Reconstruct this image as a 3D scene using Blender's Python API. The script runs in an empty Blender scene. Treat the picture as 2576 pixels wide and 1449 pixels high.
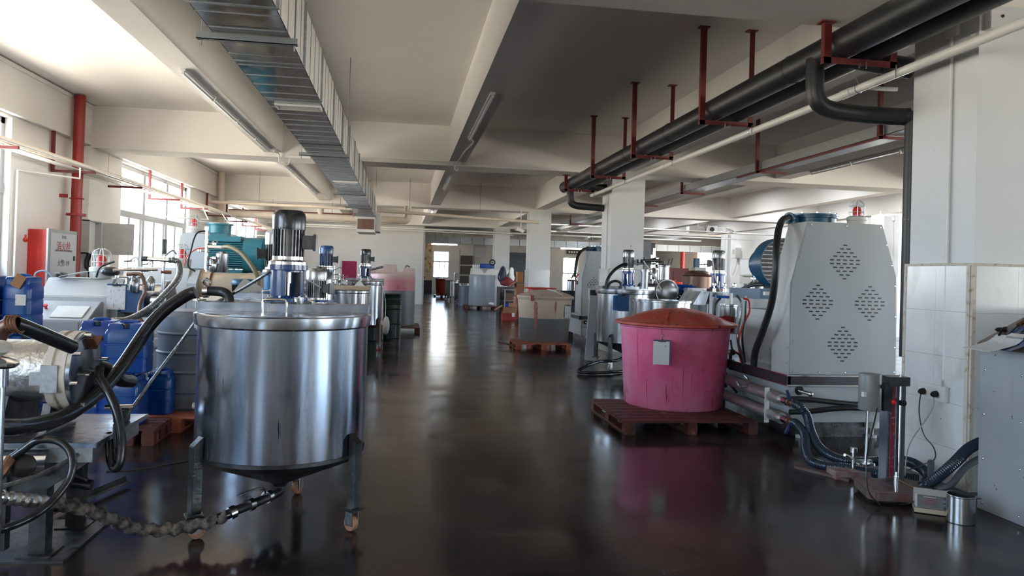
import bpy, bmesh, math, random
from mathutils import Vector, Matrix
random.seed(7)
S = bpy.context.scene
COL = S.collection
PI = math.pi

# ------------------------------------------------------------ camera, sky, exposure
cd = bpy.data.cameras.new('camera')
cd.sensor_width = 36.0
cd.lens = 1860.5 / 2576 * 36.0
cd.shift_y = (674.1 - 724.5) / 2576
cd.clip_end = 300
cam = bpy.data.objects.new('camera', cd)
COL.objects.link(cam)
yaw, pitch, roll = 0.14863, 0.00953, 0.02936
fwd = Vector((math.sin(yaw) * math.cos(pitch), math.cos(yaw) * math.cos(pitch), math.sin(pitch)))
rgt = Vector((math.cos(yaw), -math.sin(yaw), 0))
upv = rgt.cross(fwd)
r2 = math.cos(roll) * rgt + math.sin(roll) * upv
u2 = -math.sin(roll) * rgt + math.cos(roll) * upv
mx = Matrix((r2, u2, -fwd)).transposed().to_4x4()
mx.translation = Vector((0, 0, 1.5))
cam.matrix_world = mx
S.camera = cam

SKY_STRENGTH = 24.0
w = bpy.data.worlds.new('daylight')
S.world = w
w.use_nodes = True
nt = w.node_tree
nt.nodes.clear()
tc = nt.nodes.new('ShaderNodeTexCoord')
sx = nt.nodes.new('ShaderNodeSeparateXYZ')
nt.links.new(tc.outputs['Generated'], sx.inputs[0])
rp = nt.nodes.new('ShaderNodeMapRange')
rp.inputs['From Min'].default_value = -1
nt.links.new(sx.outputs['Z'], rp.inputs['Value'])
cr = nt.nodes.new('ShaderNodeValToRGB')
nt.links.new(rp.outputs[0], cr.inputs[0])
e = cr.color_ramp.elements
e[0].position = 0.0; e[0].color = (.80, .68, .55, 1)
e[1].position = 1.0; e[1].color = (.18, .28, .46, 1)
for p, c in ((.42, (.80, .69, .57, 1)), (.49, (.66, .58, .48, 1)), (.51, (.46, .50, .54, 1)), (.60, (.34, .45, .58, 1))):
    q = cr.color_ramp.elements.new(p); q.color = c
bg = nt.nodes.new('ShaderNodeBackground')
bg.inputs['Strength'].default_value = SKY_STRENGTH
nt.links.new(cr.outputs[0], bg.inputs[0])
ow = nt.nodes.new('ShaderNodeOutputWorld')
nt.links.new(bg.outputs[0], ow.inputs[0])

def portal(loc, rot, sx_, sy_):
    l = bpy.data.lights.new('window_portal', 'AREA'); l.shape = 'RECTANGLE'; l.size = sx_; l.size_y = sy_
    l.cycles.is_portal = True
    o = bpy.data.objects.new('window_portal', l); COL.objects.link(o); o.location = loc; o.rotation_euler = rot
LEFT_W = [(-12.8, -7.2), (-2.6, 2.4), (7.0, 12.0), (16.4, 21.4), (26.0, 31.0)]
FAR_W = [(2.27, 3.45, 1.15, 3.1), (11.9, 13.1, .0, 2.95)]
for a, b in LEFT_W:
    portal((-6.0, (a + b) / 2, 2.45), (0, -PI / 2, 0), 2.36, b - a)
for a, b, c, d in FAR_W:
    portal(((a + b) / 2, 53.95, (c + d) / 2), (-PI / 2, 0, 0), b - a, d - c)
S.view_settings.view_transform = 'Standard'
S.view_settings.look = 'None'
S.view_settings.exposure = 0.5
S.view_settings.gamma = 1
S.view_settings.use_curve_mapping = False
S.cycles.use_denoising = True
S.cycles.max_bounces = 10
S.cycles.diffuse_bounces = 6
S.cycles.glossy_bounces = 4
S.cycles.transparent_max_bounces = 12
S.cycles.sample_clamp_indirect = 12
S.cycles.caustics_reflective = False
S.cycles.caustics_refractive = False

# ------------------------------------------------------------ materials
MATS = {}
def mat(name, col, rough=.5, metal=0.0, col2=None, mixs=3.0, amt=.5, bump=0.0, bscale=40, layers=(), vstretch=1.0,
        emit=0, spec=.5, split=None, alpha=1, coat=0, rvar=0, trans=0, xstretch=1.0):
    """colour with a second colour by noise, stain layers (colour, scale, lo, hi, zstretch), optional height split"""
    m = bpy.data.materials.new(name); m.use_nodes = True; MATS[name] = m
    t = m.node_tree; N = t.nodes; L = t.links
    b = N['Principled BSDF']
    b.inputs['Roughness'].default_value = rough; b.inputs['Metallic'].default_value = metal
    b.inputs['Specular IOR Level'].default_value = spec
    b.inputs['Coat Weight'].default_value = coat
    b.inputs['Coat Roughness'].default_value = .1
    c = (*col, 1)
    b.inputs['Base Color'].default_value = c
    geo = N.new('ShaderNodeNewGeometry')
    def noise(scale, zs=1.0, detail=4, xs=1.0):
        mp = N.new('ShaderNodeMapping'); mp.inputs['Scale'].default_value = (xs, xs, zs)
        L.new(geo.outputs['Position'], mp.inputs[0])
        n = N.new('ShaderNodeTexNoise'); n.inputs['Scale'].default_value = scale; n.inputs['Detail'].default_value = detail
        L.new(mp.outputs[0], n.inputs['Vector']); return n
    cur = None
    def mix(a, bcol, fac):
        x = N.new('ShaderNodeMix'); x.data_type = 'RGBA'
        if a is None: x.inputs[6].default_value = c
        else: L.new(a, x.inputs[6])
        if isinstance(bcol, tuple): x.inputs[7].default_value = (*bcol, 1)
        else: L.new(bcol, x.inputs[7])
        L.new(fac, x.inputs[0]); return x.outputs[2]
    if split:
        sp = N.new('ShaderNodeSeparateXYZ'); L.new(geo.outputs['Position'], sp.inputs[0])
        for z, colz, wid in split:      # below z the colour is colz
            mr = N.new('ShaderNodeMapRange'); mr.inputs['From Min'].default_value = z + wid; mr.inputs['From Max'].default_value = z - wid
            L.new(sp.outputs['Z'], mr.inputs[0]); cur = mix(cur, colz, mr.outputs[0])
    if col2:
        n = noise(mixs, vstretch, xs=xstretch)
        mr = N.new('ShaderNodeMapRange'); mr.inputs['From Min'].default_value = .35; mr.inputs['From Max'].default_value = .65
        mr.inputs['To Max'].default_value = amt
        L.new(n.outputs[0], mr.inputs[0]); cur = mix(cur, col2, mr.outputs[0])
    for lay in layers:
        lc, sc, lo, hi = lay[:4]; zs = lay[4] if len(lay) > 4 else 1.0
        n = noise(sc, zs, 6)
        mr = N.new('ShaderNodeMapRange'); mr.inputs['From Min'].default_value = lo; mr.inputs['From Max'].default_value = hi
        L.new(n.outputs[0], mr.inputs[0]); cur = mix(cur, lc, mr.outputs[0])
    if cur is not None: L.new(cur, b.inputs['Base Color'])
    if rvar:
        n = noise(mixs * 1.7, vstretch, xs=xstretch)
        mr = N.new('ShaderNodeMapRange'); mr.inputs['From Min'].default_value = .3; mr.inputs['From Max'].default_value = .7
        mr.inputs['To Min'].default_value = max(.02, rough - rvar); mr.inputs['To Max'].default_value = rough + rvar
        L.new(n.outputs[0], mr.inputs[0]); L.new(mr.outputs[0], b.inputs['Roughness'])
    if bump:
        n = noise(bscale, vstretch); bp = N.new('ShaderNodeBump'); bp.inputs['Strength'].default_value = bump
        bp.inputs['Distance'].default_value = .01
        L.new(n.outputs[0], bp.inputs['Height']); L.new(bp.outputs[0], b.inputs['Normal'])
    if emit:
        b.inputs['Emission Color'].default_value = c; b.inputs['Emission Strength'].default_value = emit
    if trans:
        b.inputs['Transmission Weight'].default_value = trans
    return m

def pane_mat():
    m = bpy.data.materials.new('window_glass'); m.use_nodes = True; t = m.node_tree; t.nodes.clear()
    a = t.nodes.new('ShaderNodeBsdfTransparent'); a.inputs[0].default_value = (.93, .96, .97, 1)
    g = t.nodes.new('ShaderNodeBsdfGlossy'); g.inputs['Roughness'].default_value = .05
    mx_ = t.nodes.new('ShaderNodeMixShader'); mx_.inputs[0].default_value = .07
    o = t.nodes.new('ShaderNodeOutputMaterial')
    t.links.new(a.outputs[0], mx_.inputs[1]); t.links.new(g.outputs[0], mx_.inputs[2]); t.links.new(mx_.outputs[0], o.inputs[0])
    return m
GLASS = pane_mat()
MATS['glass'] = GLASS

WALL = mat('white_wall_paint', (.80, .79, .77), .75, col2=(.74, .72, .69), mixs=1.2, amt=.6)
CEIL = mat('ceiling_paint', (.82, .79, .75), .8, col2=(.75, .72, .69), mixs=.7, amt=.7)
COLM = mat('column_paint', (.70, .72, .73), .45, col2=(.62, .64, .66), mixs=1.5, amt=.5,
           layers=(((.08, .08, .09), 9, .74, .76),))
TILE = mat('glazed_white_tile', (.80, .80, .79), .18, col2=(.60, .61, .61), mixs=2.2, amt=.6,
           layers=(((.10, .09, .08), 26, .73, .76), ((.42, .36, .32), 3.2, .62, .85, .5)), spec=.6)
TRIM = mat('beige_stone_trim', (.62, .55, .47), .6, layers=(((.35, .24, .16), 20, .55, .72),), bump=.3)
PVC = mat('white_pipe_plastic', (.78, .77, .74), .3)
CREAM = mat('cream_pipe_paint', (.74, .66, .56), .45, col2=(.66, .55, .44), mixs=6, amt=.5)
ALU = mat('window_aluminium', (.42, .44, .46), .4, .3)
REDP = mat('red_oxide_steel', (.17, .018, .016), .5, col2=(.09, .012, .012), mixs=6, amt=.7)
RED = mat('red_fire_paint', (.33, .013, .010), .35, col2=(.22, .01, .01), mixs=5, amt=.5, layers=(((.6, .55, .5), 60, .76, .78),))
REDB = mat('bright_red_paint', (.62, .03, .02), .35, col2=(.40, .02, .015), mixs=2, amt=.7)
BLACK = mat('black_insulation_foam', (.012, .013, .014), .42, col2=(.03, .031, .033), mixs=3, amt=.5, layers=(((.2, .2, .2), 90, .79, .80),))
RUB = mat('black_rubber_hose', (.012, .013, .016), .22, col2=(.03, .03, .035), mixs=5, amt=.5, rvar=.08)
GALV = mat('galvanized_sheet', (.42, .44, .46), .38, .85, col2=(.30, .32, .34), mixs=40, amt=.8, rvar=.1)
DUCT = mat('polished_galvanized_duct', (.36, .36, .37), .13, .95, col2=(.20, .20, .21), mixs=5, amt=.6, bump=.10, bscale=4, rvar=.06)
DUCTS = mat('galvanized_duct_side', (.66, .65, .63), .45, .35, col2=(.56, .55, .54), mixs=3, amt=.5)
ANGLE = mat('dark_steel_angle', (.20, .22, .23), .5, .6)
TUBE = mat('lamp_housing_white', (.75, .76, .77), .3)
LAMP = mat('lit_lamp_tube', (1, .97, .92), .4, emit=9)
STEEL = mat('stainless_steel', (.50, .51, .53), .2, .95, col2=(.30, .32, .35), mixs=7, amt=.55, vstretch=.12, rvar=.07, bump=.03, bscale=30)
STEELD = mat('stained_steel_painted_reflection', (.36, .385, .43), .22, .95, col2=(.12, .165, .25), mixs=9, amt=.7, vstretch=.10, rvar=.08,  # bluish second colour paints a reflection into the steel, beside the stains
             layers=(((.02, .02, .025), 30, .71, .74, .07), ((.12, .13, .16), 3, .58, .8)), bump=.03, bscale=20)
CHROME = mat('bright_metal_fitting', (.72, .72, .72), .14, 1)
IRON = mat('dirty_dark_steel', (.10, .105, .11), .38, .7, col2=(.02, .02, .022), mixs=8, amt=.8, rvar=.12, bump=.2, bscale=50)
GREY = mat('grey_machine_paint', (.43, .46, .48), .33, col2=(.39, .42, .44), mixs=1.5, amt=.5)
GREYL = mat('light_grey_machine_paint', (.47, .47, .46), .38, col2=(.41, .42, .42), mixs=2, amt=.5,
            layers=(((.12, .12, .13), 22, .70, .74),))
GREYD = mat('spattered_grey_panel', (.36, .38, .40), .42, col2=(.30, .32, .33), mixs=3, amt=.6,
            layers=(((.03, .03, .04), 24, .70, .72), ((.20, .08, .07), 5, .66, .9, .2)))
DARK = mat('dark_grey_rail', (.05, .055, .06), .35, .3, col2=(.09, .04, .04), mixs=2, amt=.5)
BLUE = mat('blue_enamel_casting', (.020, .085, .26), .25, col2=(.010, .03, .09), mixs=8, amt=.5, coat=.4)
BLUEP = mat('blue_plastic', (.004, .045, .33), .26, col2=(.006, .12, .26), mixs=5, amt=.5)
BLUEM = mat('blue_motor_paint', (.02, .10, .19), .3, col2=(.012, .06, .11), mixs=3, amt=.5)
TEAL = mat('teal_motor_paint', (.025, .20, .26), .35, col2=(.012, .12, .17), mixs=4, amt=.6)
BMET = mat('black_motor_paint', (.06, .065, .072), .22, .7, col2=(.09, .09, .09), mixs=12, amt=.5)
FINS = mat('motor_fin_metal', (.24, .24, .25), .3, .8, col2=(.05, .05, .05), mixs=14, amt=.6)
GRBAR = mat('grey_blue_plastic', (.16, .19, .24), .35, col2=(.12, .15, .19), mixs=3, amt=.6, vstretch=.3)
GREEN = mat('dark_green_drum_paint', (.008, .045, .035), .25, col2=(.006, .03, .025), mixs=3, amt=.5)
WOOD = mat('red_stained_pallet_wood', (.13, .035, .025), .6, col2=(.05, .013, .012), mixs=6, amt=.8, layers=(((.32, .13, .08), 9, .60, .72),), bump=.3)
WOODO = mat('orange_pallet_wood', (.50, .16, .08), .6, col2=(.28, .05, .03), mixs=7, amt=.7, layers=(((.45, .30, .2), 9, .6, .75),), bump=.3)
PINK = mat('pink_stained_plastic', (.86, .12, .29), .32, col2=(.88, .40, .60), mixs=1.7, amt=.75, rvar=.08, vstretch=.8,
           layers=(((.28, .02, .035), 16, .68, .73, .08), ((.35, .045, .05), 1.6, .54, .78, .8), ((.62, .33, .36), 5, .66, .8)))
LID = mat('red_stained_lid', (.46, .033, .024), .35, col2=(.52, .13, .085), mixs=3, amt=.8, rvar=.1,
          layers=(((.13, .01, .01), 12, .60, .68), ((.46, .22, .12), 4, .68, .8)))
CREAMT = mat('cream_tub_with_liquid', (.74, .60, .47), .35, split=[(.62, (.21, .22, .23), .006)],
             layers=(((.42, .07, .045), 2.6, .62, .68, .35), ((.10, .10, .11), 18, .72, .75)))
CREAML = mat('cream_lid', (.60, .44, .36), .4, col2=(.66, .56, .46), mixs=3, amt=.7, layers=(((.45, .05, .03), 8, .64, .72),))
PTANK = mat('pink_white_tank', (.74, .62, .58), .35, split=[(1.36, (.74, .30, .36), .10), (1.03, (.22, .24, .27), .01)],
            layers=(((.62, .08, .20), 4, .60, .72),))
GTANK = mat('grey_blue_tank', (.30, .33, .37), .3, col2=(.20, .27, .36), mixs=1.4, amt=.7, split=[(1.42, (.30, .33, .37), .02)])
WTANK = mat('white_tank_top', (.70, .70, .68), .4)
PAPER = mat('white_paper', (.78, .80, .82), .7, layers=(((.35, .38, .45), 60, .62, .66, .35),))
BOARD = mat('blue_clipboard', (.02, .07, .18), .3)
CARD = mat('brown_cardboard', (.42, .22, .12), .8, col2=(.34, .17, .09), mixs=5, amt=.5)
CARDR = mat('red_printed_cardboard', (.35, .035, .03), .7, col2=(.28, .03, .025), mixs=5, amt=.5)
PLW = mat('white_plastic', (.78, .78, .77), .35)
PLG = mat('pale_grey_plastic', (.58, .58, .55), .45, col2=(.5, .49, .44), mixs=10, amt=.5)
LENS = mat('red_beacon_lens', (.62, .02, .015), .2, emit=.06)
CAGE = mat('beacon_cage_metal', (.62, .62, .60), .3, .3)
DOME = GLASS
COPPER = mat('rusty_brown_fitting', (.22, .10, .06), .45, .5)
FOIL = mat('silver_foil_wrap', (.55, .55, .55), .32, .9, bump=.9, bscale=24, col2=(.35, .35, .35), mixs=12, amt=.6)
INSU = mat('foil_pipe_insulation', (.50, .50, .50), .36, .8, bump=.5, bscale=40, col2=(.36, .36, .36), mixs=20, amt=.5)
RAG = mat('dirty_cloth_wrap', (.20, .17, .15), .9, col2=(.012, .012, .012), mixs=26, amt=1.0, bump=1, bscale=60)
BRAID = mat('braided_steel_hose', (.35, .35, .36), .3, .8, col2=(.12, .12, .12), mixs=60, amt=.8)
YELL = mat('caster_wheel_plastic', (.45, .25, .14), .4, col2=(.25, .10, .06), mixs=10, amt=.6)
WHWH = mat('white_wheel_plastic', (.68, .58, .46), .4)
BROWN = mat('brown_stained_steel', (.17, .09, .065), .35, .6, col2=(.30, .22, .18), mixs=2, amt=.5, vstretch=.3)
MAROON = mat('maroon_door_panel', (.12, .02, .025), .3)
SCR = mat('dark_screen', (.03, .03, .035), .2)
LEDW = mat('dim_red_display', (.10, .02, .02), .3)
ORNG = mat('orange_red_tube', (.75, .06, .02), .35)
SHUT = mat('blue_grey_shutter', (.09, .115, .145), .4, .3)
CWALL = mat('stained_cream_wall', (.72, .62, .42), .75, layers=(((.45, .12, .10), 3, .50, .62),))
BLK = mat('black_plastic', (.012, .012, .013), .35)
REDBOX = mat('red_pink_box_face', (.45, .02, .10), .4, col2=(.30, .01, .06), mixs=6, amt=.6)
CREAMC = mat('cream_painted_barrel', (.62, .50, .36), .4, col2=(.45, .30, .18), mixs=6, amt=.5)

def floor_mat():
    m = bpy.data.materials.new('dark_glossy_stained_floor'); m.use_nodes = True
    t = m.node_tree; N = t.nodes; L = t.links; b = N['Principled BSDF']
    geo = N.new('ShaderNodeNewGeometry')
    def noise(s, d=5, sc=(1, 1, 1), dist=0):
        mp = N.new('ShaderNodeMapping'); mp.inputs['Scale'].default_value = sc; L.new(geo.outputs['Position'], mp.inputs[0])
        n = N.new('ShaderNodeTexNoise'); n.inputs['Scale'].default_value = s; n.inputs['Detail'].default_value = d
        n.inputs['Distortion'].default_value = dist
        L.new(mp.outputs[0], n.inputs[0]); return n.outputs[0]
    def rng(v, lo, hi, a=0, bb=1):
        r = N.new('ShaderNodeMapRange'); r.inputs[1].default_value = lo; r.inputs[2].default_value = hi
        r.inputs[3].default_value = a; r.inputs[4].default_value = bb; L.new(v, r.inputs[0]); return r.outputs[0]
    def mix(a, c, f):
        x = N.new('ShaderNodeMix'); x.data_type = 'RGBA'
        for i, v in ((6, a), (7, c)):
            if isinstance(v, tuple): x.inputs[i].default_value = (*v, 1)
            else: L.new(v, x.inputs[i])
        L.new(f, x.inputs[0]); return x.outputs[2]
    c = mix((.010, .008, .009), (.046, .036, .034), rng(noise(.55), .38, .66))
    c = mix(c, (.080, .022, .020), rng(noise(.8, 6, (1, 1, 1), .5), .52, .70, 0, .8))
    c = mix(c, (.10, .072, .066), rng(noise(1.1, 7, (1, 1, 1), .8), .58, .66, 0, .7))
    c = mix(c, (.006, .006, .007), rng(noise(3.2, 6), .60, .70, 0, .7))
    c = mix(c, (.10, .085, .08), rng(noise(7, 2, (.18, 2.2, 1), 2.0), .68, .70, 0, .3))
    c = mix(c, (.10, .085, .08), rng(noise(6, 2, (1.6, .3, 1), 2.5), .68, .70, 0, .3))
    L.new(c, b.inputs['Base Color'])
    r = rng(noise(1.8, 6), .3, .75, .09, .25)
    L.new(r, b.inputs['Roughness'])
    b.inputs['Specular IOR Level'].default_value = .24
    bp = N.new('ShaderNodeBump'); bp.inputs['Strength'].default_value = .07; bp.inputs['Distance'].default_value = .02
    L.new(noise(2.6, 4), bp.inputs['Height']); L.new(bp.outputs[0], b.inputs['Normal'])
    return m
FLOOR = floor_mat()

# ------------------------------------------------------------ mesh builder
class B:
    def __init__(s): s.bm = bmesh.new()
    def box(s, x0, x1, y0, y1, z0, z1, rz=0, piv=None):
        vs = [s.bm.verts.new((x, y, z)) for z in (z0, z1) for x, y in ((x0, y0), (x1, y0), (x1, y1), (x0, y1))]
        for f in ((3, 2, 1, 0), (4, 5, 6, 7), (0, 1, 5, 4), (1, 2, 6, 5), (2, 3, 7, 6), (3, 0, 4, 7)):
            s.bm.faces.new([vs[i] for i in f])
        if rz:
            p = Vector(piv or ((x0 + x1) / 2, (y0 + y1) / 2, 0))
            bmesh.ops.rotate(s.bm, verts=vs, cent=p, matrix=Matrix.Rotation(rz, 3, 'Z'))
        return s
    def obox(s, c, size, M=None):
        x, y, z = size[0] / 2, size[1] / 2, size[2] / 2
        n0 = len(s.bm.verts); s.box(-x, x, -y, y, -z, z); s.bm.verts.ensure_lookup_table()
        vs = s.bm.verts[n0:]
        for v in vs: v.co = (M @ v.co if M else v.co) + Vector(c)
        return s
    def beam(s, p0, p1, wx, wz):
        p0, p1 = Vector(p0), Vector(p1); d = p1 - p0
        q = d.to_track_quat('Y', 'Z').to_matrix()
        return s.obox((p0 + p1) / 2, (wx, d.length, wz), q)
    def rings(s, rings, closed=False, cap=True, smooth=True):
        R = [[s.bm.verts.new(p) for p in r] for r in rings]; n = len(R[0])
        pairs = list(zip(R, R[1:])) + ([(R[-1], R[0])] if closed else [])
        for a, b in pairs:
            for i in range(n):
                try:
                    f = s.bm.faces.new((a[i], a[(i + 1) % n], b[(i + 1) % n], b[i])); f.smooth = smooth
                except ValueError: pass
        if cap and not closed:
            for r, rev in ((R[0], True), (R[-1], False)):
                try: s.bm.faces.new(list(reversed(r)) if rev else r)
                except ValueError: pass
        return s
    def lathe(s, prof, base, axis=(0, 0, 1), n=32, cap=True):
        ax = Vector(axis).normalized(); q = ax.to_track_quat('Z', 'X').to_matrix(); base = Vector(base)
        rs = []
        for r, z in prof:
            rs.append([base + q @ Vector((max(r, 1e-4) * math.cos(2 * PI * i / n), max(r, 1e-4) * math.sin(2 * PI * i / n), z)) for i in range(n)])
        return s.rings(rs, cap=cap)
    def cyl(s, p0, p1, r, r1=None, n=20):
        p0, p1 = Vector(p0), Vector(p1)
        return s.lathe([(r, 0), (r if r1 is None else r1, (p1 - p0).length)], p0, p1 - p0, n)
    def tube(s, pts, r, n=10, res=6, rib=0, closed=False, pitch=None):
        P = spline(pts, res)
        if pitch:
            P = resample(P, pitch / 2)
        rs = []; prev = None
        for i, p in enumerate(P):
            t = (P[min(i + 1, len(P) - 1)] - P[max(i - 1, 0)])
            if t.length < 1e-9: t = Vector((0, 0, 1))
            t.normalize()
            if prev is None:
                u = t.orthogonal().normalized()
            else:
                u = prev - t * prev.dot(t)
                u = u.normalized() if u.length > 1e-6 else t.orthogonal().normalized()
            prev = u; v = t.cross(u)
            rr = r + (rib if i % 2 else 0)
            rs.append([p + (u * math.cos(2 * PI * k / n) + v * math.sin(2 * PI * k / n)) * rr for k in range(n)])
        return s.rings(rs)
    def prism(s, poly, axis, a0, a1):
        def P(u, v, a): return {'X': (a, u, v), 'Y': (u, a, v), 'Z': (u, v, a)}[axis]
        A = [s.bm.verts.new(P(u, v, a0)) for u, v in poly]; Bv = [s.bm.verts.new(P(u, v, a1)) for u, v in poly]
        s.bm.faces.new(A); s.bm.faces.new(list(reversed(Bv)))
        for i in range(len(poly)):
            j = (i + 1) % len(poly); s.bm.faces.new((A[j], A[i], Bv[i], Bv[j]))
        return s
    def ball(s, c, r, n=16, sq=(1, 1, 1)):
        rs = []
        for k in range(n // 2 + 1):
            a = -PI / 2 + PI * k / (n // 2)
            rs.append([Vector(c) + Vector((r * math.cos(a) * math.cos(2 * PI * i / n) * sq[0], r * math.cos(a) * math.sin(2 * PI * i / n) * sq[1], r * math.sin(a) * sq[2])) for i in range(n)])
        for r_ in (rs[0], rs[-1]):
            for i in range(n): r_[i] = r_[i] + Vector((1e-4 * math.cos(2 * PI * i / n), 1e-4 * math.sin(2 * PI * i / n), 0))
        return s.rings(rs)
    def torus(s, c, R, r, axis=(0, 0, 1), n=32, m=8):
        ax = Vector(axis).normalized(); q = ax.to_track_quat('Z', 'X').to_matrix()
        rs = []
        for i in range(n):
            a = 2 * PI * i / n
            rs.append([Vector(c) + q @ Vector(((R + r * math.cos(2 * PI * k / m)) * math.cos(a), (R + r * math.cos(2 * PI * k / m)) * math.sin(a), r * math.sin(2 * PI * k / m))) for k in range(m)])
        return s.rings(rs, closed=True)
    def bev(s, w=.01, seg=2):
        es = [e for e in s.bm.edges if len(e.link_faces) == 2 and e.calc_face_angle(0) > .6]
        bmesh.ops.bevel(s.bm, geom=es, offset=w, segments=seg, affect='EDGES', clamp_overlap=True)
        return s
    def build(s, name, m, parent=None, label=None, kind=None, bevel=0, loc=None):
        bmesh.ops.recalc_face_normals(s.bm, faces=s.bm.faces)
        if bevel: s.bev(bevel)
        off = OFF.get(parent.name, Vector()) if parent else Vector(loc or (0, 0, 0))
        if off.length: bmesh.ops.translate(s.bm, verts=s.bm.verts, vec=-off)
        me = bpy.data.meshes.new(name); s.bm.to_mesh(me); s.bm.free()
        for p in me.polygons: p.use_smooth = True
        me.set_sharp_from_angle(angle=math.radians(35))
        me.materials.append(m)
        o = bpy.data.objects.new(name, me); COL.objects.link(o)
        if parent: o.parent = parent; OFF[o.name] = off
        else:
            o.location = off; OFF[o.name] = off
        if label: o['label'] = label
        if kind: o['kind'] = kind
        return o
OFF = {}
def spline(pts, res=6):
    P = [Vector(p) for p in pts]
    if len(P) < 3 or res < 2: return P
    Q = [P[0] * 2 - P[1]] + P + [P[-1] * 2 - P[-2]]; out = []
    for i in range(1, len(Q) - 2):
        a, b, c, d = Q[i - 1], Q[i], Q[i + 1], Q[i + 2]
        for k in range(res):
            t = k / res
            out.append(.5 * ((2 * b) + (c - a) * t + (2 * a - 5 * b + 4 * c - d) * t * t + (3 * b - a - 3 * c + d) * t ** 3))
    out.append(P[-1]); return out
def resample(P, step):
    out = [P[0]]; acc = 0
    for a, b in zip(P, P[1:]):
        L = (b - a).length; pos = step - acc
        while pos <= L:
            out.append(a.lerp(b, pos / L)); pos += step
        acc = (acc + L) % step
    return out
def thing(name, label, cat, loc=(0, 0, 0), group=None, kind=None):
    o = bpy.data.objects.new(name, None); COL.objects.link(o); o.location = loc; OFF[o.name] = Vector(loc)
    o.empty_display_size = .2
    o['label'] = label; o['category'] = cat
    if group: o['group'] = group
    if kind: o['kind'] = kind
    return o
def tag(o, label, cat, group=None):
    o['label'] = label; o['category'] = cat
    if group: o['group'] = group
    return o
def dup(root, loc=None, label=None, group=None, rz=None, scale=None):
    def cp(o, par):
        c = o.copy(); COL.objects.link(c)
        if par: c.parent = par
        OFF[c.name] = OFF.get(o.name, Vector())
        for ch in list(o.children): cp(ch, c)
        return c
    r = cp(root, None)
    if loc is not None: r.location = loc
    if label: r['label'] = label
    if group: r['group'] = group
    if rz is not None: r.rotation_euler = (0, 0, rz)
    if scale: r.scale = (scale,) * 3
    return r
def struct(name, b, m, parent=None, bevel=0):
    return b.build(name, m, parent, kind=None if parent else 'structure', bevel=bevel)

# ------------------------------------------------------------ room shell
GY = [-14.3, -4.7, 4.92, 14.6, 24.2, 33.6, 43.2]      # near faces of the cross girders, columns stand under them
ZC, ZG, ZB = 4.4, 3.62, 3.70
X0, X1, Y0, Y1 = -5.8, 19.2, -14.0, 54.0
struct('floor', B().box(X0 - .3, X1 + .3, Y0 - .3, Y1 + .3, -.2, 0), FLOOR)
struct('ceiling', B().box(X0 - .3, X1 + .3, Y0 - .3, Y1 + .3, ZC, ZC + .2), CEIL)
for y in GY[1:]:
    struct('cross_girder', B().box(X0, X1, y, y + .7, ZG, ZC), CEIL)
for x, wd in ((-2.64, .33), (.87, .33), (4.35, .36), (7.75, .33), (11.2, .33), (14.5, .4)):
    ys = [Y0] + GY[1:] + [Y1]
    b = B()
    for i, y in enumerate(ys[:-1]):
        b.box(x, x + wd, y + (.7 if i else 0), ys[i + 1], ZB, ZC)
    struct('ceiling_beam', b, CEIL)
# left wall with windows
zb, zt = 1.27, 3.62
b = B(); b.box(X0 - .24, X0, Y0, Y1, 0, zb).box(X0 - .24, X0, Y0, Y1, zt, ZC)
edges = [Y0] + [v for w_ in LEFT_W for v in w_] + [Y1]
for i in range(0, len(edges), 2): b.box(X0 - .24, X0, edges[i], edges[i + 1], zb, zt)
wl = struct('wall_left', b, WALL)
struct('wall_beam', B().box(X0, X0 + .1, Y0, 34.9, 3.66, ZC - .08).box(X0, X0 + .13, Y0, 34.9, ZC - .08, ZC - .02), WALL, wl)
for k, y in enumerate(GY[2:6]):
    struct('pilaster', B().box(X0, X0 + .12, y - .1, y + .75, 0, ZG), WALL, wl)
tb = B()
for i, (a, c) in enumerate([(Y0, GY[2] - .12), (GY[2] + .77, GY[3] - .12), (GY[3] + .77, GY[4] - .12), (GY[4] + .77, GY[5])]):
    t_ = struct('baseboard_left_%d' % (i + 1), B().box(X0, X0 + .02, a, c, 0, zb - .03), TILE)
for i, (a, c) in enumerate(LEFT_W):
    f = B(); xf = X0 - .14
    def bar(y0, y1, z0, z1, d=.04): f.box(xf - d, xf + d, y0, y1, z0, z1)
    bar(a, a + .1, zb, zt); bar(c - .1, c, zb, zt); bar(a, c, zt - .09, zt); bar(a, c, zb, zb + .1); bar(a, c, 2.50, 2.64, .055)
    W_ = c - a
    for k in (1, 2): bar(a + W_ * k / 3 - .075, a + W_ * k / 3 + .075, zb, zt, .05)
    fr = struct('window_%d' % (i + 1), f, ALU)
    s_ = B()
    for k in range(3):
        y = a + W_ * (k + .5) / 3
        s_.box(xf - .02, xf + .02, y - .06, y + .06, zb, 2.55)
        for e_ in (-.70, .70): s_.box(xf - .02, xf + .02, y + e_ - .035, y + e_ + .035, zb, 2.55)
    struct('window_sash', s_, ALU, fr)
    for k in range(3):
        struct('pane', B().box(xf - .004, xf + .004, a + W_ * k / 3, a + W_ * (k + 1) / 3, 2.6, zt), GLASS, fr)
    for k in range(6):
        struct('pane', B().box(xf - .004, xf + .004, a + W_ * k / 6, a + W_ * (k + 1) / 6, zb, 2.55), GLASS, fr)
    struct('window_sill', B().box(X0 - .24, X0 + .03, a, c, zb - .05, zb), WALL, fr)
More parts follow.
